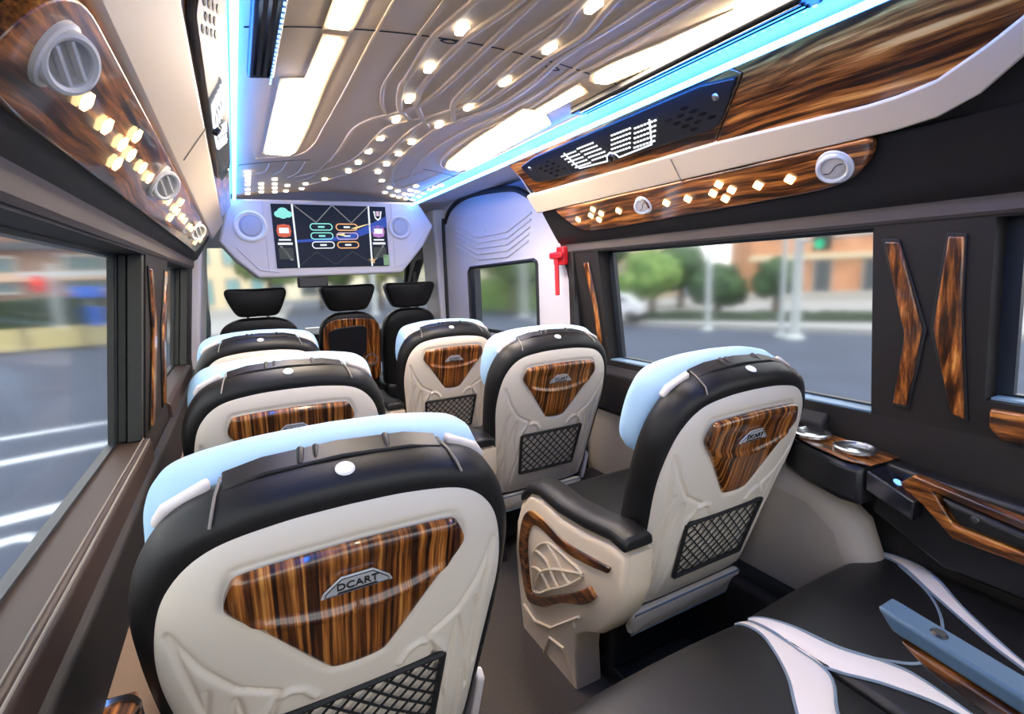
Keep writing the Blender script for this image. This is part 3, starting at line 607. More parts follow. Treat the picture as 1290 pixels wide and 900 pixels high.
# ------------------------------------------------------------------ right side: cup holder ledge, armrest, wheel arch
ch = empty('cup_holder', (1.372, .78, .735), 'black ledge with two steel cup holders under the right window', 'cup holder')
obj('ledge', MB().prism([(.075, -.155, .0), (.065, .09, .03), (-.030, .085, .025), (-.072, -.01, .020), (-.085, -.10, .010), (-.065, -.145, .0)], (0, 0, -.10)), PLASTIC, ch, bevel=.015)
obj('wood_top', MB().prism([(.07, -.16, .006), (.06, .085, .030), (-.026, .080, .028), (-.064, -.012, .023), (-.072, -.10, .012), (-.05, -.15, .006)], (0, 0, .003)), WDUCT, ch, bevel=.002)
for y in (.030, -.085):
    c = (.006, y, .030 + (y - .045) * .09)
    r_ = obj('cup_ring', MB().lathe([(.042, -.004), (.050, .002), (.050, .009), (.043, .011), (.041, .004)], c, (0, 0, 1), 32), METAL, ch)
    obj('cup_bowl', MB().lathe([(.042, .010), (.037, .0055), (.020, .005), (.018, .0062), (0, .0062)], c, (0, 0, 1), 28), METAL, r_)
swp = obj('switch_panel', MB().prism([(.06, -.15, .0), (.06, -.24, -.055), (-.03, -.24, -.055), (-.065, -.15, .0)], (0, 0, -.05)), GLOSSB, ch, bevel=.004)
obj('blue_led', MB().lathe([(0, .004), (.008, .003), (.010, 0)], (-.012, -.195, -.027), (0, -.5, .86), 16), emis('led_blue', (.15, .35, 1), 2.2), swp)
obj('blue_led', MB().lathe([(0, .004), (.005, .003), (.007, 0)], (.025, -.180, -.019), (0, -.5, .86), 12), DKMETAL, swp)
ar = empty('wall_armrest', (1.388, .35, .70), 'black side armrest framed in wood on the right wall', 'armrest')
obj('base_panel', MB().prism([(.0, .30, .04), (.0, .18, .03), (.0, -.9, -.02), (.0, -.9, -.18), (.0, .14, -.18), (.0, .30, -.10)], (.045, 0, 0)), PLASTIC, ar, bevel=.01)
def ARm(pts, x): return [(x, y - .35, z + EYE - .70) for y, z in pts]
WSIDE = wood('arm_side_wood', (45, 5, 45), .03, 1.05)
obj('wood_frame', MB().prism(ARm([(.585, -.535), (.555, -.505), (.36, -.535), (.0, -.58), (-.3, -.6), (-.3, -.625), (.0, -.605), (.36, -.555), (.515, -.53), (.50, -.55), (.47, -.592), (.35, -.602), (0, -.655), (-.3, -.68), (-.3, -.71), (0, -.685), (.35, -.628), (.47, -.626), (.53, -.57)], 0), (-.028, 0, 0)), WSIDE, ar, bevel=.004)
obj('pad', MB().prism(ARm([(.50, -.535), (.36, -.558), (.0, -.607), (-.3, -.63), (-.3, -.68), (.0, -.65), (.35, -.598), (.462, -.588)], 0), (-.035, 0, 0)), BLACK, ar, bevel=.012)
obj('button', MB().lathe([(0, .004), (.007, .003), (.009, 0)], (-.036, .083, -.022), (-1, 0, 0), 14), DKMETAL, ar)
wa = props(obj('trim_7', MB().prism([(1.436, .59, 0), (1.436, .60, .46), (1.436, .645, .58), (1.436, .75, .655), (1.436, .90, .67), (1.436, 1.15, .65), (1.436, 1.38, .52), (1.436, 1.45, 0)], (-.13, 0, 0)), GREYT, bevel=.06, seg=5), kind='structure')
obj('floor_rail', MB().prism([(1.30, .30, .30), (1.30, 1.6, .30), (1.27, 1.6, .30), (1.25, 1.6, .0), (1.25, .30, .0), (1.27, .30, .30)][:3] + [(1.27, .30, .30)], (0, 0, .03)), RUBBER, wa, smooth=0)
obj('side_step', MB().box(1.24, 1.44, .6, 1.9, .0, .30), WALLM, wr, bevel=.02)
# left cup holder tip at the bottom edge of the view
lc = empty('cup_holder', (-.185, .835, .625), 'wood rimmed cup holder low on the left wall beside the nearest seat', 'cup holder')
obj('ledge', MB().prism([(-.075, -.16, 0), (.0, -.16, 0), (.008, -.02, 0), (-.01, .05, 0), (-.075, .06, 0)], (0, 0, -.07)), PLASTIC, lc, bevel=.012)
obj('wood_top', MB().prism([(-.074, -.155, .002), (-.003, -.155, .002), (.004, -.02, .002), (-.012, .046, .002), (-.074, .056, .002)], (0, 0, .006)), WDUCT, lc, bevel=.003)
obj('cup_ring', MB().lathe([(.032, 0), (.038, .008), (.036, .012), (.031, .006), (.03, -.05), (0, -.05)], (-.037, .0, .004), (0, 0, 1), 28), METAL, lc)

# ================================================================== passenger seats
TH = math.atan(.31); CT, ST = math.cos(TH), math.sin(TH)
def BP(u, v, w_): return Vector((u, -ST * v - CT * w_, .26 + CT * v - ST * w_))      # u across, v up the back, w_ towards the rear
def half(ctrl, n=8):
    R = spline([(a, b, 0) for a, b in ctrl], n); R = [(p.x, p.y) for p in R]
    return R + [(-u, v) for u, v in reversed(R) if u > 1e-5]
def inset(P, d):
    out = []; n = len(P)
    for i in range(n):
        a, b = Vector(P[i - 1]), Vector(P[(i + 1) % n]); t = (b - a).normalized(); out.append((P[i][0] - t.y * d, P[i][1] + t.x * d))
    return out
def pillow(P, levels, f=BP):
    return MB().rings([[f(u, v, w_) for u, v in inset(P, d)] for w_, d in levels])
BLK = half([(0, -.01), (.12, -.01), (.20, .0), (.232, .05), (.256, .25), (.275, .48), (.272, .60), (.248, .675), (.205, .728), (.13, .755), (.06, .763), (0, .765)])
SHL = half([(0, .07), (.12, .07), (.195, .073), (.218, .10), (.236, .28), (.252, .46), (.249, .565), (.226, .650), (.175, .702), (.09, .721), (.0, .725)])
WPN = half([(0, .440), (.03, .443), (.05, .458), (.12, .562), (.156, .610), (.163, .630), (.153, .660), (.140, .670), (.08, .674), (0, .676)], 6)
def seg_dist(X, Y, pl):
    d = np.full(X.shape, 9.0)
    for (a, b) in zip(pl[:-1], pl[1:]):
        ax, ay = a; bx, by = b; L2 = (bx - ax) ** 2 + (by - ay) ** 2 + 1e-12
        t = np.clip(((X - ax) * (bx - ax) + (Y - ay) * (by - ay)) / L2, 0, 1); d = np.minimum(d, np.hypot(X - ax - t * (bx - ax), Y - ay - t * (by - ay)))
    return d
def disc_grid(P, c, nr, hfun, base):
    P = np.array(P); n = len(P); rr = np.linspace(0, 1, nr + 1) ** .9
    U = c[0] + rr[1:, None] * (P[None, :, 0] - c[0]); Vv = c[1] + rr[1:, None] * (P[None, :, 1] - c[1]); R = np.repeat(rr[1:, None], n, 1)
    H = hfun(U, Vv, R); h0 = float(hfun(np.array([[c[0]]]), np.array([[c[1]]]), np.array([[0.0]]))[0, 0])
    V = [BP(c[0], c[1], h0)]; F = []
    for i in range(nr):
        for j in range(n): V.append(BP(U[i, j], Vv[i, j], H[i, j]))
    ix = lambda i, j: 1 + i * n + j % n
    for j in range(n): F.append((0, ix(0, j), ix(0, j + 1)))
    for i in range(nr - 1):
        for j in range(n): F.append((ix(i, j), ix(i + 1, j), ix(i + 1, j + 1), ix(i, j + 1)))
    b0 = len(V); V += [BP(P[j, 0], P[j, 1], base) for j in range(n)]
    for j in range(n): F.append((ix(nr - 1, j), b0 + j, b0 + (j + 1) % n, ix(nr - 1, j + 1)))
    return V, F
def dens(P, k):  # evenly resampled closed outline
    P = [Vector(p) for p in P]; L = [0]
    for i in range(len(P)): L.append(L[-1] + (P[(i + 1) % len(P)] - P[i]).length)
    out = []; j = 0
    for q in range(k):
        s = L[-1] * q / k
        while L[j + 1] < s: j += 1
        t = (s - L[j]) / max(L[j + 1] - L[j], 1e-9); out.append(tuple(P[j].lerp(P[(j + 1) % len(P)], t)))
    return out
def mirr(L): return L + [[(-u, v) for u, v in pl] for pl in L]
GRO = mirr([[(.228, .585), (.20, .52), (.165, .465), (.115, .435)], [(.115, .435), (.135, .33), (.158, .20), (.165, .10)], [(.228, .585), (.212, .45), (.19, .28), (.178, .10)],
            [(.168, .44), (.160, .36), (.150, .27)], [(.168, .44), (.185, .36), (.203, .22)], [(.20, .47), (.213, .38), (.217, .28)]])
RDG = mirr([[(.156, .13), (.154, .25), (.150, .355), (.140, .392), (.118, .420), (.098, .428), (.080, .420), (.066, .398)]])
WOUT = [tuple(p) for p in WPN] + [tuple(WPN[0])]
def hshell(U, V, R):
    h = .030 * np.power(np.clip(1 - R ** 5, 0, 1), .55) + .010 * (1 - R ** 2)
    gd = np.full(U.shape, 9.0)
    for g in GRO: gd = np.minimum(gd, seg_dist(U, V, g))
    h = h - .0065 * np.exp(-(gd / .0048) ** 2)
    for g in RDG: h = h + .0045 * np.exp(-(seg_dist(U, V, g) / .0065) ** 2)
    # quilted sides sit a little lower than the middle
    side = 1 / (1 + np.exp(-(np.abs(U) - .155) / .012)); low = 1 / (1 + np.exp((V - .45) / .02)); h = h - .004 * side * low
    dn = np.maximum(np.abs(U) - .128, np.abs(V - .284) - .088); h = h - .006 / (1 + np.exp(dn / .004))
    h = h - .004 * np.exp(-(seg_dist(U, V, WOUT) / .007) ** 2)
    return h
def smile(U): return .568 + .034 * (np.abs(U) / .15) ** 2.0
def hwood(U, V, R):
    h = .037 + .009 * np.power(np.clip(1 - R ** 8, 0, 1), .5)
    s = (V - smile(U)); up = 1 / (1 + np.exp(-s / .0022))
    h = h - .007 * up * np.clip((.662 - V) / .03, 0, 1) * np.clip((.145 - np.abs(U)) / .03, 0, 1)
    return h + .003 * np.exp(-((s + .006) / .006) ** 2) * (np.abs(U) < .14)
V_, F_ = disc_grid(dens(SHL, 340), (0, .40), 112, hshell, -.005); ME_SHELL = mesh('back_shell', V_, F_, 60); ME_SHELL.materials.append(CREAM)
V_, F_ = disc_grid(dens(WPN, 130), (0, .575), 22, hwood, .028); ME_WOOD = mesh('wood_panel', V_, F_, 50); ME_WOOD.materials.append(WSEAT)
TXT = text_mesh('DCART', .0175, .0012, 'lettering'); TXT.materials.append(PLASTIC)
def make_seat(arm):
    """arm: -1 puts the moulded armrest on the left; the left row shows none"""
    t = empty('passenger_seat', (0, 0, 0))
    blk = obj('back_bolster', pillow(BLK, [(-.092, .06), (-.085, .025), (-.070, .006), (-.052, .0), (-.035, .0), (-.008, .008), (.004, .022), (.006, .035)]), BLACK, t, smooth=50)
    # stitched seams on the bolster
    for s in (-1, 1):
        obj('seam', MB().tube([BP(s * .151, .7522, -.068), BP(s * .154, .7518, -.052), BP(s * .158, .7495, -.035), BP(s * .162, .744, -.010), BP(s * .166, .732, .004)], .0020, 6), STITCH, blk)
    obj('button', MB().lathe([(0, .003), (.011, .0026), (.0135, .0)], BP(.0, .762, -.022), BP(0, .9, .15) - BP(0, 0, 0), 20), DOTW, blk)
    link('back_shell', ME_SHELL, None, t)
    wp = link('wood_panel', ME_WOOD, None, t)
    bd = MB().prism([BP(u, v, .0405) for u, v in ((-.050, .598), (.050, .598), (.046, .608), (.022, .630), (-.022, .630), (-.046, .608))], BP(0, 0, .0035) - BP(0, 0, 0))
    b = obj('badge', bd, BADGE, wp, bevel=.0012, seg=2)
    obj('badge_rim', MB().tube([BP(u, v, .0442) for u, v in ((-.045, .6005), (.045, .6005), (.042, .608), (.021, .6275), (-.021, .6275), (-.042, .608))], .0009, 5, closed=True), DKMETAL, wp)
    obj('badge_bar', MB().prism([BP(u, v, .0437) for u, v in ((-.028, .6022), (.028, .6022), (.026, .6046), (-.026, .6046))], BP(0, 0, .0012) - BP(0, 0, 0)), PLASTIC, wp, smooth=0)
    tx = link('lettering', TXT, None, wp); tx.matrix_local = Matrix.Translation(BP(0, .6135, .0445)) @ Matrix(((1, 0, 0), (0, -ST, -CT), (0, CT, -ST))).to_4x4()
    # net pocket
    nb = MB(); H = .040
    corner = [(-.142, .376), (.142, .376), (.128, .192), (-.128, .192)]
    for i in range(4):
        a, c = corner[i], corner[(i + 1) % 4]; nb.tube([BP(*a, H), BP(*c, H)], .0058, 6)
    net = obj('net_frame', nb, NETM, t)
    nm = MB()
    def clip(sl, c):
        pts = []
        inside = lambda u, v: .192 <= v <= .376 and abs(u) <= .128 + .014 * (v - .192) / .184
        q = [(u, sl * u + c) for u in np.linspace(-.145, .145, 117)]; q = [p for p in q if inside(*p)]
        return (q[0], q[-1]) if len(q) > 4 else None
    for sl in (1.05, -1.05):
        for k in range(-10, 20):
            r = clip(sl, .192 - .02 + k * .034)
            if r:
                (a, b_) = r; mid = ((a[0] + b_[0]) / 2, (a[1] + b_[1]) / 2)
                nm.tube([BP(*a, H), BP(*mid, H + .004), BP(*b_, H)], .0024, 4)
    obj('net', nm, NETM, net, smooth=0)
    # skirt under the shell
    obj('skirt', MB().rings([[BP(u, v, w_) for u, v in inset(half([(0, -.015), (.12, -.015), (.206, -.012), (.214, .02), (.212, .066), (.10, .068), (0, .068)], 4), d)] for w_, d in ((.0, .006), (.016, .0), (.024, .003), (.027, .010))]), CREAM, t, smooth=50)
    obj('skirt_piping', MB().tube([BP(-.207, -.012, .025), BP(.207, -.012, .025), BP(.212, .066, .024), BP(-.212, .066, .024)], .003, 5, closed=True), PIPING, t)
    # head cushion in pale blue with white ends and black flap
    HC = half([(0, .50), (.12, .50), (.21, .51), (.246, .54), (.258, .60), (.250, .682), (.216, .735), (.12, .757), (.0, .763)])
    obj('head_cushion', pillow(HC, [(-.178, .07), (-.170, .03), (-.155, .006), (-.132, .0), (-.100, .004), (-.076, .02), (-.071, .035)]), BLUE, t, smooth=50)
    for s in (-1, 1):
        P = [(.236, .705), (.222, .727), (.165, .757), (.162, .74), (.20, .715), (.225, .695)]
        obj('white_end', MB().prism([BP(s * u, v, -.074) for u, v in P], BP(0, 0, .018) - BP(0, 0, 0)), WHITE, t, bevel=.006)
    obj('flap', MB().rings([[BP(u, v, w_) for u, v in ((-.145, .70), (-.150, .752), (-.10, .765), (0, .771), (.10, .765), (.150, .752), (.145, .70))] for w_ in (-.082, -.077, -.062, -.042)]).tube([BP(-.05, .769, -.079), BP(-.055, .764, -.045)], .006, 6).tube([BP(-.03, .770, -.079), BP(-.034, .764, -.045)], .005, 6).tube([BP(.07, .768, -.079), BP(.066, .762, -.045)], .006, 6), BLACK, t, bevel=.003, seg=2)
    # cushion, base
    obj('seat_cushion', MB().box(-.255, .255, -.02, .50, .35, .475), BLACK, t, bevel=.045, seg=4)
    base = obj('seat_base', MB().box(-.20, .20, .06, .42, .06, .36), PLASTIC, t, bevel=.02)
    for s in (-1, 1): obj('floor_rail', MB().box(s * .17 - .02, s * .17 + .02, .0, .48, .0, .06), DKMETAL, t, bevel=.004)
    s = arm or -1
    # recline lever side
    obj('side_lever', MB().prism([BP(-s * .232, .00, .0), BP(-s * .240, .06, .0), BP(-s * .25, .16, -.01), BP(-s * .25, .17, -.035), BP(-s * .24, .03, -.04)], (-s * .018, 0, 0)), WHITE, t, bevel=.006)
    if not arm: return t
    # moulded armrest
    sil = [(.118, 0), (.456, 0), (.448, .06), (.425, .20), (.40, .33), (.375, .45), (.34, .525), (.285, .572), (.225, .585), (.12, .565), (.0, .575), (-.10, .592), (-.155, .585), (-.150, .49), (-.115, .40), (-.05, .315), (.02, .27), (.075, .22), (.10, .14)]
    n = len(sil); mb = MB()
    def xo(z): return (.345 if arm < 0 else .238) - (.05 * max(0, (.36 - z) / .36))
    def ring(x_off, ins):
        c = (.16, .32); return [Vector((s * (xo(z) - x_off), c[0] + (y - c[0]) * (1 - ins), z if z == 0 else c[1] + (z - c[1]) * (1 - ins))) for y, z in sil]
    mb.rings([ring(.09, .02), ring(.078, 0), ring(.014, 0), ring(.004, .03), ring(.0, .07)])
    arm_o = obj('armrest_panel', mb, CREAMD, t, smooth=40)
    mb = MB()
    P = [(.335, .540), (.285, .588), (.225, .602), (.12, .592), (0, .600), (-.10, .615), (-.155, .606)]
    mb.rings([[Vector((s * (xo(.5) - dx), y, z + dz)) for dx, dz in ((-.004, -.012), (-.002, .012), (.012, .022), (.07, .022), (.086, .012), (.088, -.012))] for y, z in P])
    obj('armrest_pad', mb, BLACK, t, smooth=50, bevel=.008)
    X = lambda z, d=.0: s * (xo(z) + d)
    # wood hook on the panel
    out = [(-.105, .535), (.0, .520), (.10, .512), (.205, .530), (.275, .525), (.325, .475), (.352, .38), (.365, .26), (.366, .20), (.345, .165), (.25, .205), (.13, .295), (.0, .375), (-.045, .42)]
    inn = [(-.02, .438), (.04, .388), (.14, .318), (.25, .243), (.318, .215), (.325, .25), (.318, .34), (.295, .43), (.26, .482), (.20, .492), (.10, .480), (.0, .492), (-.095, .515)]
    pl = [(p.x, p.y) for p in spline([(a, b, 0) for a, b in out], 4)] + [(p.x, p.y) for p in spline([(a, b, 0) for a, b in inn], 4)]
    obj('wood_hook', MB().prism([(X(z, -.008), y, z) for y, z in pl], (s * .014, 0, 0)), WARM_, arm_o, bevel=.004, seg=2)
    # leaf relief
    mb = MB(); tb = lambda L, r=.0045: mb.tube([(X(p.y, .001), p.x, p.y) for p in spline([(a, b, 0) for a, b in L], 5)], r, 6)
    tb([(.305, .235), (.29, .32), (.255, .405), (.18, .462), (.08, .465), (.015, .455), (.04, .42), (.10, .37), (.19, .305), (.26, .25), (.305, .235)])
    tb([(.30, .24), (.24, .33), (.16, .39), (.02, .452)]); tb([(.285, .33), (.23, .345), (.19, .305)]); tb([(.25, .405), (.19, .40), (.15, .36), (.13, .345)]); tb([(.18, .46), (.13, .43), (.09, .40), (.07, .395)])
    obj('leaf_relief', mb, CREAMD, arm_o)
    mb = MB(); mb.tube([(X(z, .001), y, z) for y, z in ((.12, .02), (.16, .12), (.24, .10), (.30, .0))], .005, 6).tube([(X(z, .001), y, z) for y, z in ((.40, .12), (.33, .10), (.22, .15), (.04, .31))], .005, 6)
    obj('moulded_rib', mb, CREAMD, arm_o)
    obj('screw_cap', MB().lathe([(0, .002), (.008, .002), (.010, 0)], (X(.26, -.001), .075, .26), (s, 0, 0), 14), CREAM, arm_o)
    return t
seatR = make_seat(-1); seatL = make_seat(0)
GS = None
for o, x, y, z, lab in (
    (seatR, 1.066, .985, 0, 'nearest passenger seat on the right, its cream leaf armrest beside the aisle'),
    (seatL, .107, .905, -.012, 'nearest passenger seat on the left, filling the foreground with its wood back panel')):
    o.location = (x, y, z); props(o, lab, 'seat', 'cream backed passenger seats')
for src, x, y, z, lab in (
    (seatR, 1.07, 1.825, 0, 'middle passenger seat of the right row with net pocket and cream skirt'),
    (seatR, .955, 2.635, -.015, 'foremost passenger seat of the right row by the sliding door'),
    (seatL, .105, 1.715, .0, 'middle passenger seat of the left row behind the nearest pale blue cushion'),
    (seatL, .075, 2.69, -.005, 'foremost passenger seat of the left row, right behind the driver')):
    c = copy_tree(src); c.location = (x, y, z); props(c, lab, 'seat', 'cream backed passenger seats')

# ================================================================== cab seats
def cab_seat(x, y, wd, lab, console=False, hw=.17):
    t = empty('cab_seat', (x, y, 0), lab, 'seat')
    def cp(u, v, w_): return Vector((u, -.22 * v - w_, .42 + v))
    k = wd / .25
    P = half([(0, -.05), (.14 * k, -.05), (.23 * k, .0), (.25 * k, .2), (.245 * k, .42), (.215 * k, .53), (.12 * k, .585), (0, .592)])
    obj('backrest', pillow(P, [(-.16, .05), (-.14, .01), (-.08, 0), (-.03, 0), (0, .015), (.012, .05), (.014, .09)], cp), BLACK, t, smooth=50)
    # winged head rest
    H = half([(0, .60), (.08, .60), (.118, .612), (.145, .655), (.168, .715), (.177, .75), (.172, .772), (.15, .783), (.08, .782), (0, .78)])
    H = [(u * hw / .175, v) for u, v in H]
    hr = obj('headrest', pillow(H, [(-.15, .03), (-.135, .008), (-.10, 0), (-.04, 0), (-.02, .003), (-.010, .009), (-.006, .018)], cp), BLACK, t, smooth=50)
    for s in (-1, 1): obj('headrest_post', MB().tube([cp(s * .06, .52, -.07), cp(s * .06, .63, -.07)], .008, 8), METAL, hr)
    obj('seat_cushion', MB().box(-wd, wd, -.02, .48, .30, .46), BLACK, t, bevel=.05, seg=4)
    obj('seat_base', MB().box(-wd + .04, wd - .04, .04, .42, .0, .31), PLASTIC, t, bevel=.01)
    if console:
        oc = [(-.185, .51), (-.10, .555), (.16, .54), (.20, .49), (.205, .10), (.13, .06), (.03, .12), (-.16, .20), (-.195, .30)]
        cs = obj('wood_back', MB().prism([cp(u, v, .010) for u, v in rc([(a, b, .04) for a, b in oc])], cp(0, 0, .018) - cp(0, 0, 0)), WCAB, t, bevel=.006)
        obj('table_lid', MB().prism([cp(u, v, .026) for u, v in rc([(-.155, .485, .04), (.11, .50, .04), (.10, .32, .03), (.02, .15, .04), (-.15, .22, .03)])], cp(0, 0, .014) - cp(0, 0, 0)), PLASTIC, cs, bevel=.006)
        obj('cup_ring', MB().lathe([(.048, -.003), (.046, .010), (.036, .010), (.034, -.01), (0, -.012)], cp(.13, .235, .03), cp(0, 0, 1) - cp(0, 0, 0), 28), METAL, cs)
    return t
cab_seat(.115, 3.80, .25, 'black driver seat with winged head cushion at the far left', hw=.178)
cab_seat(.69, 3.80, .21, 'black middle cab seat with a wooden table back and cup ring', True, hw=.182)
cab_seat(1.135, 3.80, .205, 'black front passenger seat beside the right cab door', hw=.182)

# ================================================================== rear bench seats in the near right corner
def rear_seat(x, lab, kind, pad=None):
    t = empty('rear_seat', (x, .66, 0), lab, 'seat')
    # cushion: profile swept across, rounded front roll
    prof = [(-.75, .47), (-.40, .475), (-.15, .482), (-.05, .480), (-.002, .462), (.014, .42), (.008, .33), (-.03, .28), (-.75, .26)]
    P = [(p.x, p.y) for p in spline([(a, b, 0) for a, b in prof], 4)]
    rings = []
    for u, ins in ((-.264, .05), (-.261, .02), (-.245, .004), (-.20, 0), (-.1, 0), (0, .0), (.1, 0), (.20, 0), (.245, .004), (.255, .02), (.258, .05)):
        c = (-.38, .37); rings.append([Vector((u, c[0] + (y - c[0]) * (1 - ins * .5), c[1] + (z - c[1]) * (1 - ins * 1.6) + .012 * (1 - (abs(u) / .265) ** 2))) for y, z in P])
    obj('seat_cushion', MB().rings(rings), BLACK, t, smooth=50)
    obj('seat_base', MB().box(-.22, .22, -.70, -.08, .0, .27), PLASTIC, t, bevel=.02)
    def top(u, y):   # height of the cushion skin
        best = .3
        for (a, b) in zip(P[:-1], P[1:]):
            if min(a[0], b[0]) <= y <= max(a[0], b[0]) and a[1] > .36:
                f = (y - a[0]) / ((b[0] - a[0]) or 1e-9); best = max(best, a[1] + (b[1] - a[1]) * f)
        au = abs(u); k = np.interp(au, [.2, .245, .262, .265], [0, .004, .02, .05]); c = .37
        return c + (best - c) * (1 - k * 1.6) + .012 * (1 - (au / .265) ** 2)
    def patch(name, L, R, m, piping=True, lift=.004):
        """band between two edge polylines running back from the front roll"""
        n = 26; A = spline([(a, b, 0) for a, b in L], 8); B = spline([(a, b, 0) for a, b in R], 8)
        n = min(len(A), len(B)); k = 5; V = []; F = []
        for i in range(n):
            for j in range(k + 1):
                p = A[i].lerp(B[i], j / k); V.append((p.x, p.y, top(p.x, p.y) + lift * (1 if 0 < j < k else .2)))
        for i in range(n - 1):
            for j in range(k): F.append((i * (k + 1) + j, i * (k + 1) + j + 1, (i + 1) * (k + 1) + j + 1, (i + 1) * (k + 1) + j))
        o = link(name, mesh(name, V, F, 60), m, t)
        if piping:
            mb = MB()
            for E in (A[:n], B[:n]): mb.tube([(p.x, p.y, top(p.x, p.y) + .002) for p in E], .0028, 6)
            obj('piping', mb, PIPING, o)
    for kk in kind: patch(*kk)
    if pad: obj('pad_piping', MB().tube([(p.x, p.y, top(p.x, p.y) + .001) for p in spline([(a, b, 0) for a, b in pad], 6)], .003, 6), PIPING, t)
    return t
# lines in seat space (x from the seat centre, y from the front edge)
rs1 = rear_seat(.645, 'black rear seat cushion nearest the aisle with a white right stripe', [
    ('white_stripe', [(.235, -.004), (.236, -.06), (.208, -.115), (.168, -.168), (.118, -.214), (.03, -.30), (-.05, -.42)], [(.2635, -.004), (.2635, -.07), (.255, -.187), (.177, -.25), (.13, -.29), (.06, -.36), (-.02, -.46)], WHITE)])
rs2 = rear_seat(1.178, 'black rear seat cushion by the right wall with two white stripes', [
    ('white_stripe', [(-.263, -.01), (-.263, -.07), (-.263, -.187), (-.221, -.264), (-.189, -.349), (-.197, -.46)], [(-.255, -.004), (-.224, -.088), (-.205, -.169), (-.170, -.239), (-.161, -.299), (-.192, -.46)], WHITE),
    ('white_stripe', [(.225, -.004), (.205, -.087), (.131, -.186), (.055, -.30), (.024, -.36), (-.02, -.46)], [(.255, -.004), (.25, -.10), (.215, -.16), (.132, -.241), (.042, -.359), (-.012, -.46)], WHITE)],
    [(-.224, -.088), (-.208, -.169), (-.163, -.236), (-.104, -.272), (.014, -.25), (.120, -.186), (.20, -.087)])
# folding arm of the right rear seat
fa = obj('folding_armrest', MB().prism([(-.34, -.285, .70), (-.345, -.60, .66), (-.345, -.60, .635), (-.34, -.31, .67)], (.048, 0, 0)), mat('arm_top', srgb(72, 98, 120), .45), rs2, bevel=.006)
obj('wood_side', MB().prism([(-.344, -.32, .665), (-.349, -.60, .632), (-.349, -.60, .585), (-.344, -.36, .64)], (.05, 0, 0)), WARM_, fa, bevel=.006)
obj('button', MB().lathe([(0, .003), (.008, .003), (.011, 0)], (-.316, -.36, .691), (0, -.1, 1), 16), PLASTIC, fa)

# ================================================================== street outside (ground at z = -.51)
GZ = -.51
ASPH = mat('asphalt', srgb(60, 69, 88), .85, noise=(1.2, srgb(54, 62, 80)))
road = props(obj('road', MB().box(-60, 60, -30, 80, GZ - .1, GZ), ASPH, smooth=0), kind='structure')
PAINT = mat('road_paint', srgb(196, 202, 212), .8)
def mark(pts): 
    obj('lane_mark', MB().prism([(x, y, GZ + .001) for x, y in pts], (0, 0, .004)), PAINT, road, smooth=0)
mark([(-2.75, 8.0), (-1.6, 8.2), (-1.55, 8.32), (-2.7, 8.15)][:4]); mark([(-3.6, 6.55), (-1.35, 7.02), (-1.32, 7.22), (-3.6, 6.72)]); mark([(-2.6, 4.82), (-1.25, 5.12), (-1.2, 5.36), (-2.6, 5.0)]); mark([(-2.2, 4.30), (-1.55, 4.62), (-1.38, 4.52), (-1.5, 4.75), (-2.2, 4.6)]); mark([(-4.5, 7.5), (-3.0, 7.75), (-3.0, 7.9), (-4.5, 7.65)])
PAVE = mat('pavement', srgb(150, 150, 150), .9); HEDG = mat('hedge_leaf', srgb(36, 56, 28), .9, noise=(6, srgb(22, 36, 18))); LEAF = mat('tree_leaf', srgb(120, 145, 80), .9, noise=(2.2, srgb(70, 100, 52))); LEAFD = mat('tree_leaf_dark', srgb(58, 84, 50), .9, noise=(2.2, srgb(36, 58, 36))); LEAFY = mat('tree_leaf_yellow', srgb(205, 204, 110), .9, noise=(1.8, srgb(150, 165, 80)))
BARK = mat('bark', srgb(92, 74, 60), .9); POLEM = mat('pole_paint', srgb(176, 182, 184), .5)
BRICK = mat('tan_brick', srgb(206, 152, 116), .85, noise=(1.5, srgb(186, 132, 98))); STONE = mat('pale_stone', srgb(205, 190, 160), .85); BROWN = mat('brown_cladding', srgb(126, 98, 84), .85); DWIN = mat('dark_window', srgb(58, 72, 80), .2); GWIN = mat('teal_window', srgb(120, 168, 172), .25); GREYC = mat('grey_concrete', srgb(168, 164, 158), .85); DKB = mat('dark_cladding', srgb(66, 70, 76), .7)
def strip(nm, a, b, wd, z0, z1, m):
    a, b = Vector(a), Vector(b); n = Vector((-(b - a).y, (b - a).x)).normalized() * wd
    return MB().prism([(a.x, a.y, z0), (b.x, b.y, z0), (b.x + n.x, b.y + n.y, z0), (a.x + n.x, a.y + n.y, z0)], (0, 0, z1 - z0))
props(obj('trim_9', strip('', (15.6, 1.0), (9.2, 15.5), -14, GZ, GZ + .14, 0), PAVE, smooth=0), kind='structure')
props(obj('trim_10', strip('', (-30, 22.5), (1, 18.6), 20, GZ, GZ + .14, 0), PAVE, smooth=0), kind='structure')
def hedge(a, b, wd, z1, lab, m=None):
    a, b = Vector((*a, 0)), Vector((*b, 0)); L = (b - a).length; n = max(8, int(L / .25)); d = (b - a) / n; nn = Vector((-d.y, d.x, 0)).normalized() * wd
    R = []
    for i in range(n + 1):
        j = lambda s: Vector((random.uniform(-s, s), random.uniform(-s, s), random.uniform(-s, s)))
        p = a + d * i; R.append([p + Vector((0, 0, GZ + .1)), p + Vector((0, 0, z1 * .5 + GZ * .5)) + j(.05), p + Vector((0, 0, z1)) + nn * .1 + j(.06), p + nn * .5 + Vector((0, 0, z1 + .04)) + j(.05), p + nn * .9 + Vector((0, 0, z1)) + j(.05), p + nn + Vector((0, 0, GZ + .1))])
    o = obj('hedge', MB().rings(R), m or HEDG, smooth=60); props(o, lab, 'hedge')
hedge((15.3, 6.2), (10.9, 12.6), -1.0, -.14, 'low clipped hedge beyond the road outside the right windows')
hedge((-9.5, 20.3), (-3.6, 19.9), 1.2, .97, 'dark square hedge across the road outside the left window')
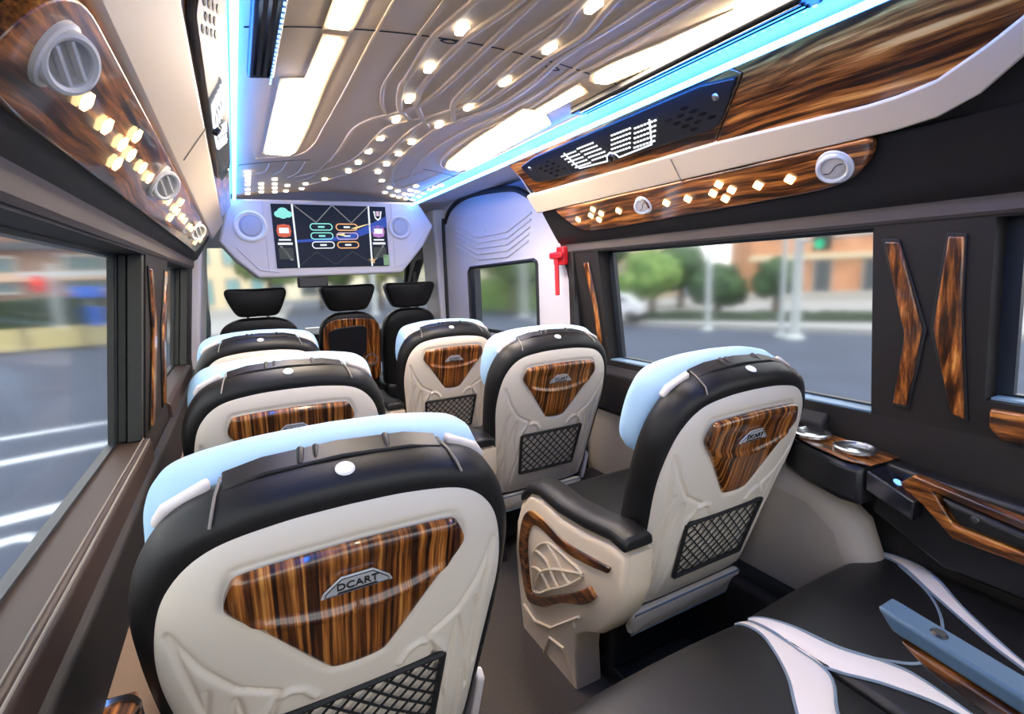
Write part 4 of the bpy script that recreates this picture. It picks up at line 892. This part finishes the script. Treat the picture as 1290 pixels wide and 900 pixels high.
hedge((9.2, 23.5), (13.2, 15.4), 1.0, 1.0, 'tall green shrubbery beyond the road, seen through the sliding door window', LEAF)
def blob(mb, c, r, sq=1.0):
    bm = bmesh.new(); bmesh.ops.create_icosphere(bm, subdivisions=3, radius=1)
    for v in bm.verts:
        k = 1 + .22 * math.sin(v.co.x * 7 + c[0] * 3) * math.sin(v.co.y * 6 + c[1]) + random.uniform(-.10, .10); v.co = Vector((v.co.x * k * r + c[0], v.co.y * k * r + c[1], v.co.z * k * r * sq + c[2]))
    bm.verts.index_update(); mb.add([v.co[:] for v in bm.verts], [tuple(v.index for v in f.verts) for f in bm.faces]); bm.free()
def tree(x, y, h, r, m, lab, grp='street trees'):
    t = empty('tree', (x, y, GZ), lab, 'tree', grp)
    obj('trunk', MB().tube([(0, 0, 0), (.05, 0, h * .4), (-.03, .04, h * .7)], [.16, .12, .07], 8), BARK, t)
    mb = MB(); blob(mb, (0, 0, h * .68), r * .8)
    for k in range(5):
        a = k * 1.257 + random.random(); blob(mb, (r * .55 * math.cos(a), r * .55 * math.sin(a), h * (.5 + .3 * random.random())), r * random.uniform(.42, .6))
    obj('crown', mb, m, t, smooth=60)
tree(13.0, 13.6, 2.3, 1.0, LEAF, 'light green tree at the front end of the long right window'); tree(15.9, 15.0, 2.8, 1.1, LEAFD, 'dark tree left of the pale building outside the right window')
tree(14.6, 12.1, 1.7, .9, LEAFD, 'low dark tree behind the hedge in the middle of the right window'); tree(15.0, 10.2, 2.0, .75, LEAFD, 'slim dark tree between two poles outside the right window')
tree(10.5, 19.5, 4.2, 1.7, LEAF, 'broad green tree filling the sliding door window'); tree(13.0, 26.5, 5.0, 2.0, LEAFY, 'yellow green tree at the left of the sliding door window'); tree(14.2, 19.0, 4.5, 1.7, LEAFD, 'dark green tree at the right of the sliding door window')
tree(7.2, 29, 5.0, 2.2, LEAFY, 'yellow green tree ahead, seen right of the middle cab seat'); tree(4.6, 33, 5.0, 2.2, LEAF, 'pale green tree ahead behind the middle headrest'); tree(1.6, 30, 4.6, 1.6, LEAF, 'green tree ahead behind the driver headrest'); tree(13.0, 33.5, 5.4, 2.2, LEAFD, 'darker green tree ahead at the right windscreen post')
def pole(x, y, h, r, lab, nm='street_pole', cat='pole', grp=None):
    t = empty(nm, (x, y, GZ), lab, cat, grp)
    obj('shaft', MB().tube([(0, 0, 0), (0, 0, h)], [r, r * .8], 12), POLEM, t); obj('foot', MB().lathe([(r * 2, 0), (r * 2, .05), (r * 1.1, .12)], (0, 0, 0), (0, 0, 1), 14), POLEM, t)
    return t
pole(11.4, 9.75, 4.6, .075, 'thin grey pole outside, near the middle of the right window'); pole(11.5, 7.65, 4.6, .06, 'slender grey pole outside, left of the thick pale one'); p = pole(11.4, 7.25, 5.2, .11, 'thick pale pole with a side arm outside the right window', 'signal_pole')
pole(10.6, 13.6, 4.5, .085, 'pale pole at the front end of the right window'); pole(10.0, 17.5, 5, .12, 'pale pole in the middle of the sliding door window'); pole(10.6, 16.8, 5, .09, 'thin pole right of centre in the sliding door window'); pole(5.9, 25, 6, .13, 'pale pole ahead beside the middle headrest')
obj('side_arm', MB().tube([(0, 0, 2.24), (-.1, -1.6, 2.30)], .035, 8), POLEM, p)
sg = empty('traffic_light', (11.1, 6.55, 1.68), 'green traffic light head outside the right window', 'traffic light')
obj('casing', MB().box(-.12, .12, -.15, .15, -.20, .55), PLASTIC, sg, bevel=.03); obj('green_lens', MB().lathe([(0, .05), (.09, .03), (.11, 0)], (-.121, 0, -.05), (-1, 0, 0), 18), emis('signal_green', (.02, .55, .30), 1.2), sg); obj('bracket', MB().tube([(.02, .1, .05), (.18, .62, .05)], .03, 6), POLEM, sg)
lp = pole(-4.62, 19.4, 2.5, .09, 'grey signal pole beside the hedge outside the left window', 'signal_pole')
obj('cross_arm', MB().box(-.7, 2.2, -.05, .05, 2.12, 2.26), POLEM, lp, smooth=0)
s2 = empty('traffic_light', (-4.88, 19.15, 1.4), 'red traffic light on the pole outside the left window', 'traffic light')
obj('casing', MB().box(-.13, .13, -.10, .10, -.22, .25), RED, s2, bevel=.03); obj('red_lens', MB().lathe([(0, .05), (.08, .03), (.10, 0)], (0, -.101, .05), (0, -1, 0), 18), emis('signal_red', (.9, .03, .02), 1.5), s2)
BLS = mat('blue_sign', srgb(40, 100, 200), .5)
def sign(x, y, z0, z1, w_, lab):
    t = empty('road_sign', (x, y, GZ), lab, 'sign')
    obj('plate', MB().box(-w_, w_, -.02, .02, z0 - GZ, z1 - GZ), BLS, t, bevel=.01); obj('post', MB().tube([(0, .05, 0), (0, .05, z1 - GZ)], .04, 8), POLEM, t)
sign(-3.82, 19.2, .98, 1.30, .36, 'upper blue road sign outside the left window'); sign(-3.62, 18.7, .15, .72, .16, 'narrow lower blue sign near the left window edge')
YEL = mat('yellow_board', srgb(178, 166, 120), .8)
t = empty('street_barrier', (-6.0, 19.0, GZ), 'low yellowish board fence with dark posts in front of the left hedge', 'fence')
for k in range(5): obj('board', MB().box(-3.2 + k * 1.3, -1.95 + k * 1.3, -.03, .03, .10, .70), YEL, t, smooth=0); obj('post', MB().box(-1.98 + k * 1.3, -1.88 + k * 1.3, -.06, .06, 0, .76), DKB, t, smooth=0)
def building(name, a, b, h, m, rows, cols, wm, lab, z0=0.0, band=None, wh=.6, ww=.62, dp=6):
    """wall from a to b (plan) with separate recessed windows; far face behind"""
    a, b = Vector((*a, 0)), Vector((*b, 0)); d = (b - a); L = d.length; d.normalize(); n = Vector((d.y, -d.x, 0))
    if n.dot(-a) < 0: n = -n           # n points to the van
    t = empty(name, (a.x, a.y, GZ), lab, 'building')
    P = lambda s, z, o=0: d * s + n * o + Vector((0, 0, z))
    obj('wall', MB().prism([P(0, 0), P(L, 0), P(L, 0, -dp), P(0, 0, -dp)], (0, 0, h)), m, t, smooth=0)
    cw, rh = L / cols, (h - z0) / rows
    for r in range(rows):
        for c in range(cols):
            s0, s1 = cw * (c + .5 - ww / 2), cw * (c + .5 + ww / 2); q0, q1 = z0 + rh * (r + .5 - wh / 2), z0 + rh * (r + .5 + wh / 2)
            fr = MB()
            for u0, u1, v0, v1 in ((s0 - .06, s1 + .06, q0 - .08, q0), (s0 - .06, s1 + .06, q1, q1 + .08), (s0 - .06, s0, q0, q1), (s1, s1 + .06, q0, q1)): fr.prism([P(u0, v0, .01), P(u1, v0, .01), P(u1, v1, .01), P(u0, v1, .01)], n * .08)
            w_ = obj('window', fr, GREYC, t, smooth=0); obj('pane', MB().prism([P(s0, q0, .005), P(s1, q0, .005), P(s1, q1, .005), P(s0, q1, .005)], n * .03), wm, w_, smooth=0)
    for zb, hb, bm_ in (band or []): obj('band', MB().prism([P(-.1, zb, .0), P(L + .1, zb, .0), P(L + .1, zb + hb, .0), P(-.1, zb + hb, .0)], n * .18), bm_, t, smooth=0)
building('brick_building', (20.5, 15.2), (27.5, 8.8), 7.5, BRICK, 3, 5, DWIN, 'tan brick building outside the right window', band=[(1.9, .25, STONE), (0, .5, GREYC)], ww=.34)
building('stone_building', (17.2, 27.5), (18.6, 21.5), 9, STONE, 4, 4, DWIN, 'pale stone building left of the brick one outside', ww=.45)
building('dark_building', (24, 2.6), (24.6, -4.0), 6.5, DKB, 3, 4, GWIN, 'dark building seen through the rearmost right window', z0=1.0, band=[(.0, 1.2, BRICK)])
building('brown_building', (-22, 31), (-3.5, 25.5), 7.0, BROWN, 2, 6, mat('grey_window', srgb(84, 104, 108), .25), 'brown banded building outside the left window', z0=.8, band=[(2.1, .35, mat('tan_band', srgb(186, 160, 140), .8)), (3.3, .3, DKB), (4.6, .4, mat('tan_band2', srgb(186, 160, 140), .8))], wh=.42, ww=.5)
building('tan_building', (-4.0, 34), (2.2, 42), 5.0, mat('tan_render', srgb(238, 218, 180), .8), 2, 4, GWIN, 'tan building ahead at the left of the windscreen', ww=.5)
building('far_building', (2, 52), (24, 46), 4.2, mat('cream_render', srgb(240, 232, 205), .8), 2, 8, DWIN, 'pale low building far ahead behind the trees', ww=.5)
# parked car outside the right window
pc = empty('parked_car', (9.9, 12.2, GZ + .14), 'white car parked by the hedge outside the right window', 'car', rz=math.radians(-55))
obj('body', MB().prism([(-.9, .3, .25), (-.9, .3, .55), (-.5, .3, .62), (-.2, .3, .85), (.4, .3, .86), (.7, .3, .62), (.95, .3, .5), (.95, .3, .25)], (0, .8, 0)), mat('car_paint', srgb(205, 205, 212), .3, coat=.5), pc, bevel=.04)
for xx in (-.55, .6): obj('wheel', MB().lathe([(0, .0), (.16, 0), (.19, .05), (.19, .16), (.16, .2), (0, .2)], (xx, .27, .19), (0, 1, 0), 18), RUBBER, pc)
obj('side_window', MB().prism([(-.38, .285, .64), (-.17, .285, .80), (.35, .285, .80), (.55, .285, .64)], (0, .02, 0)), DWIN, pc, smooth=0)
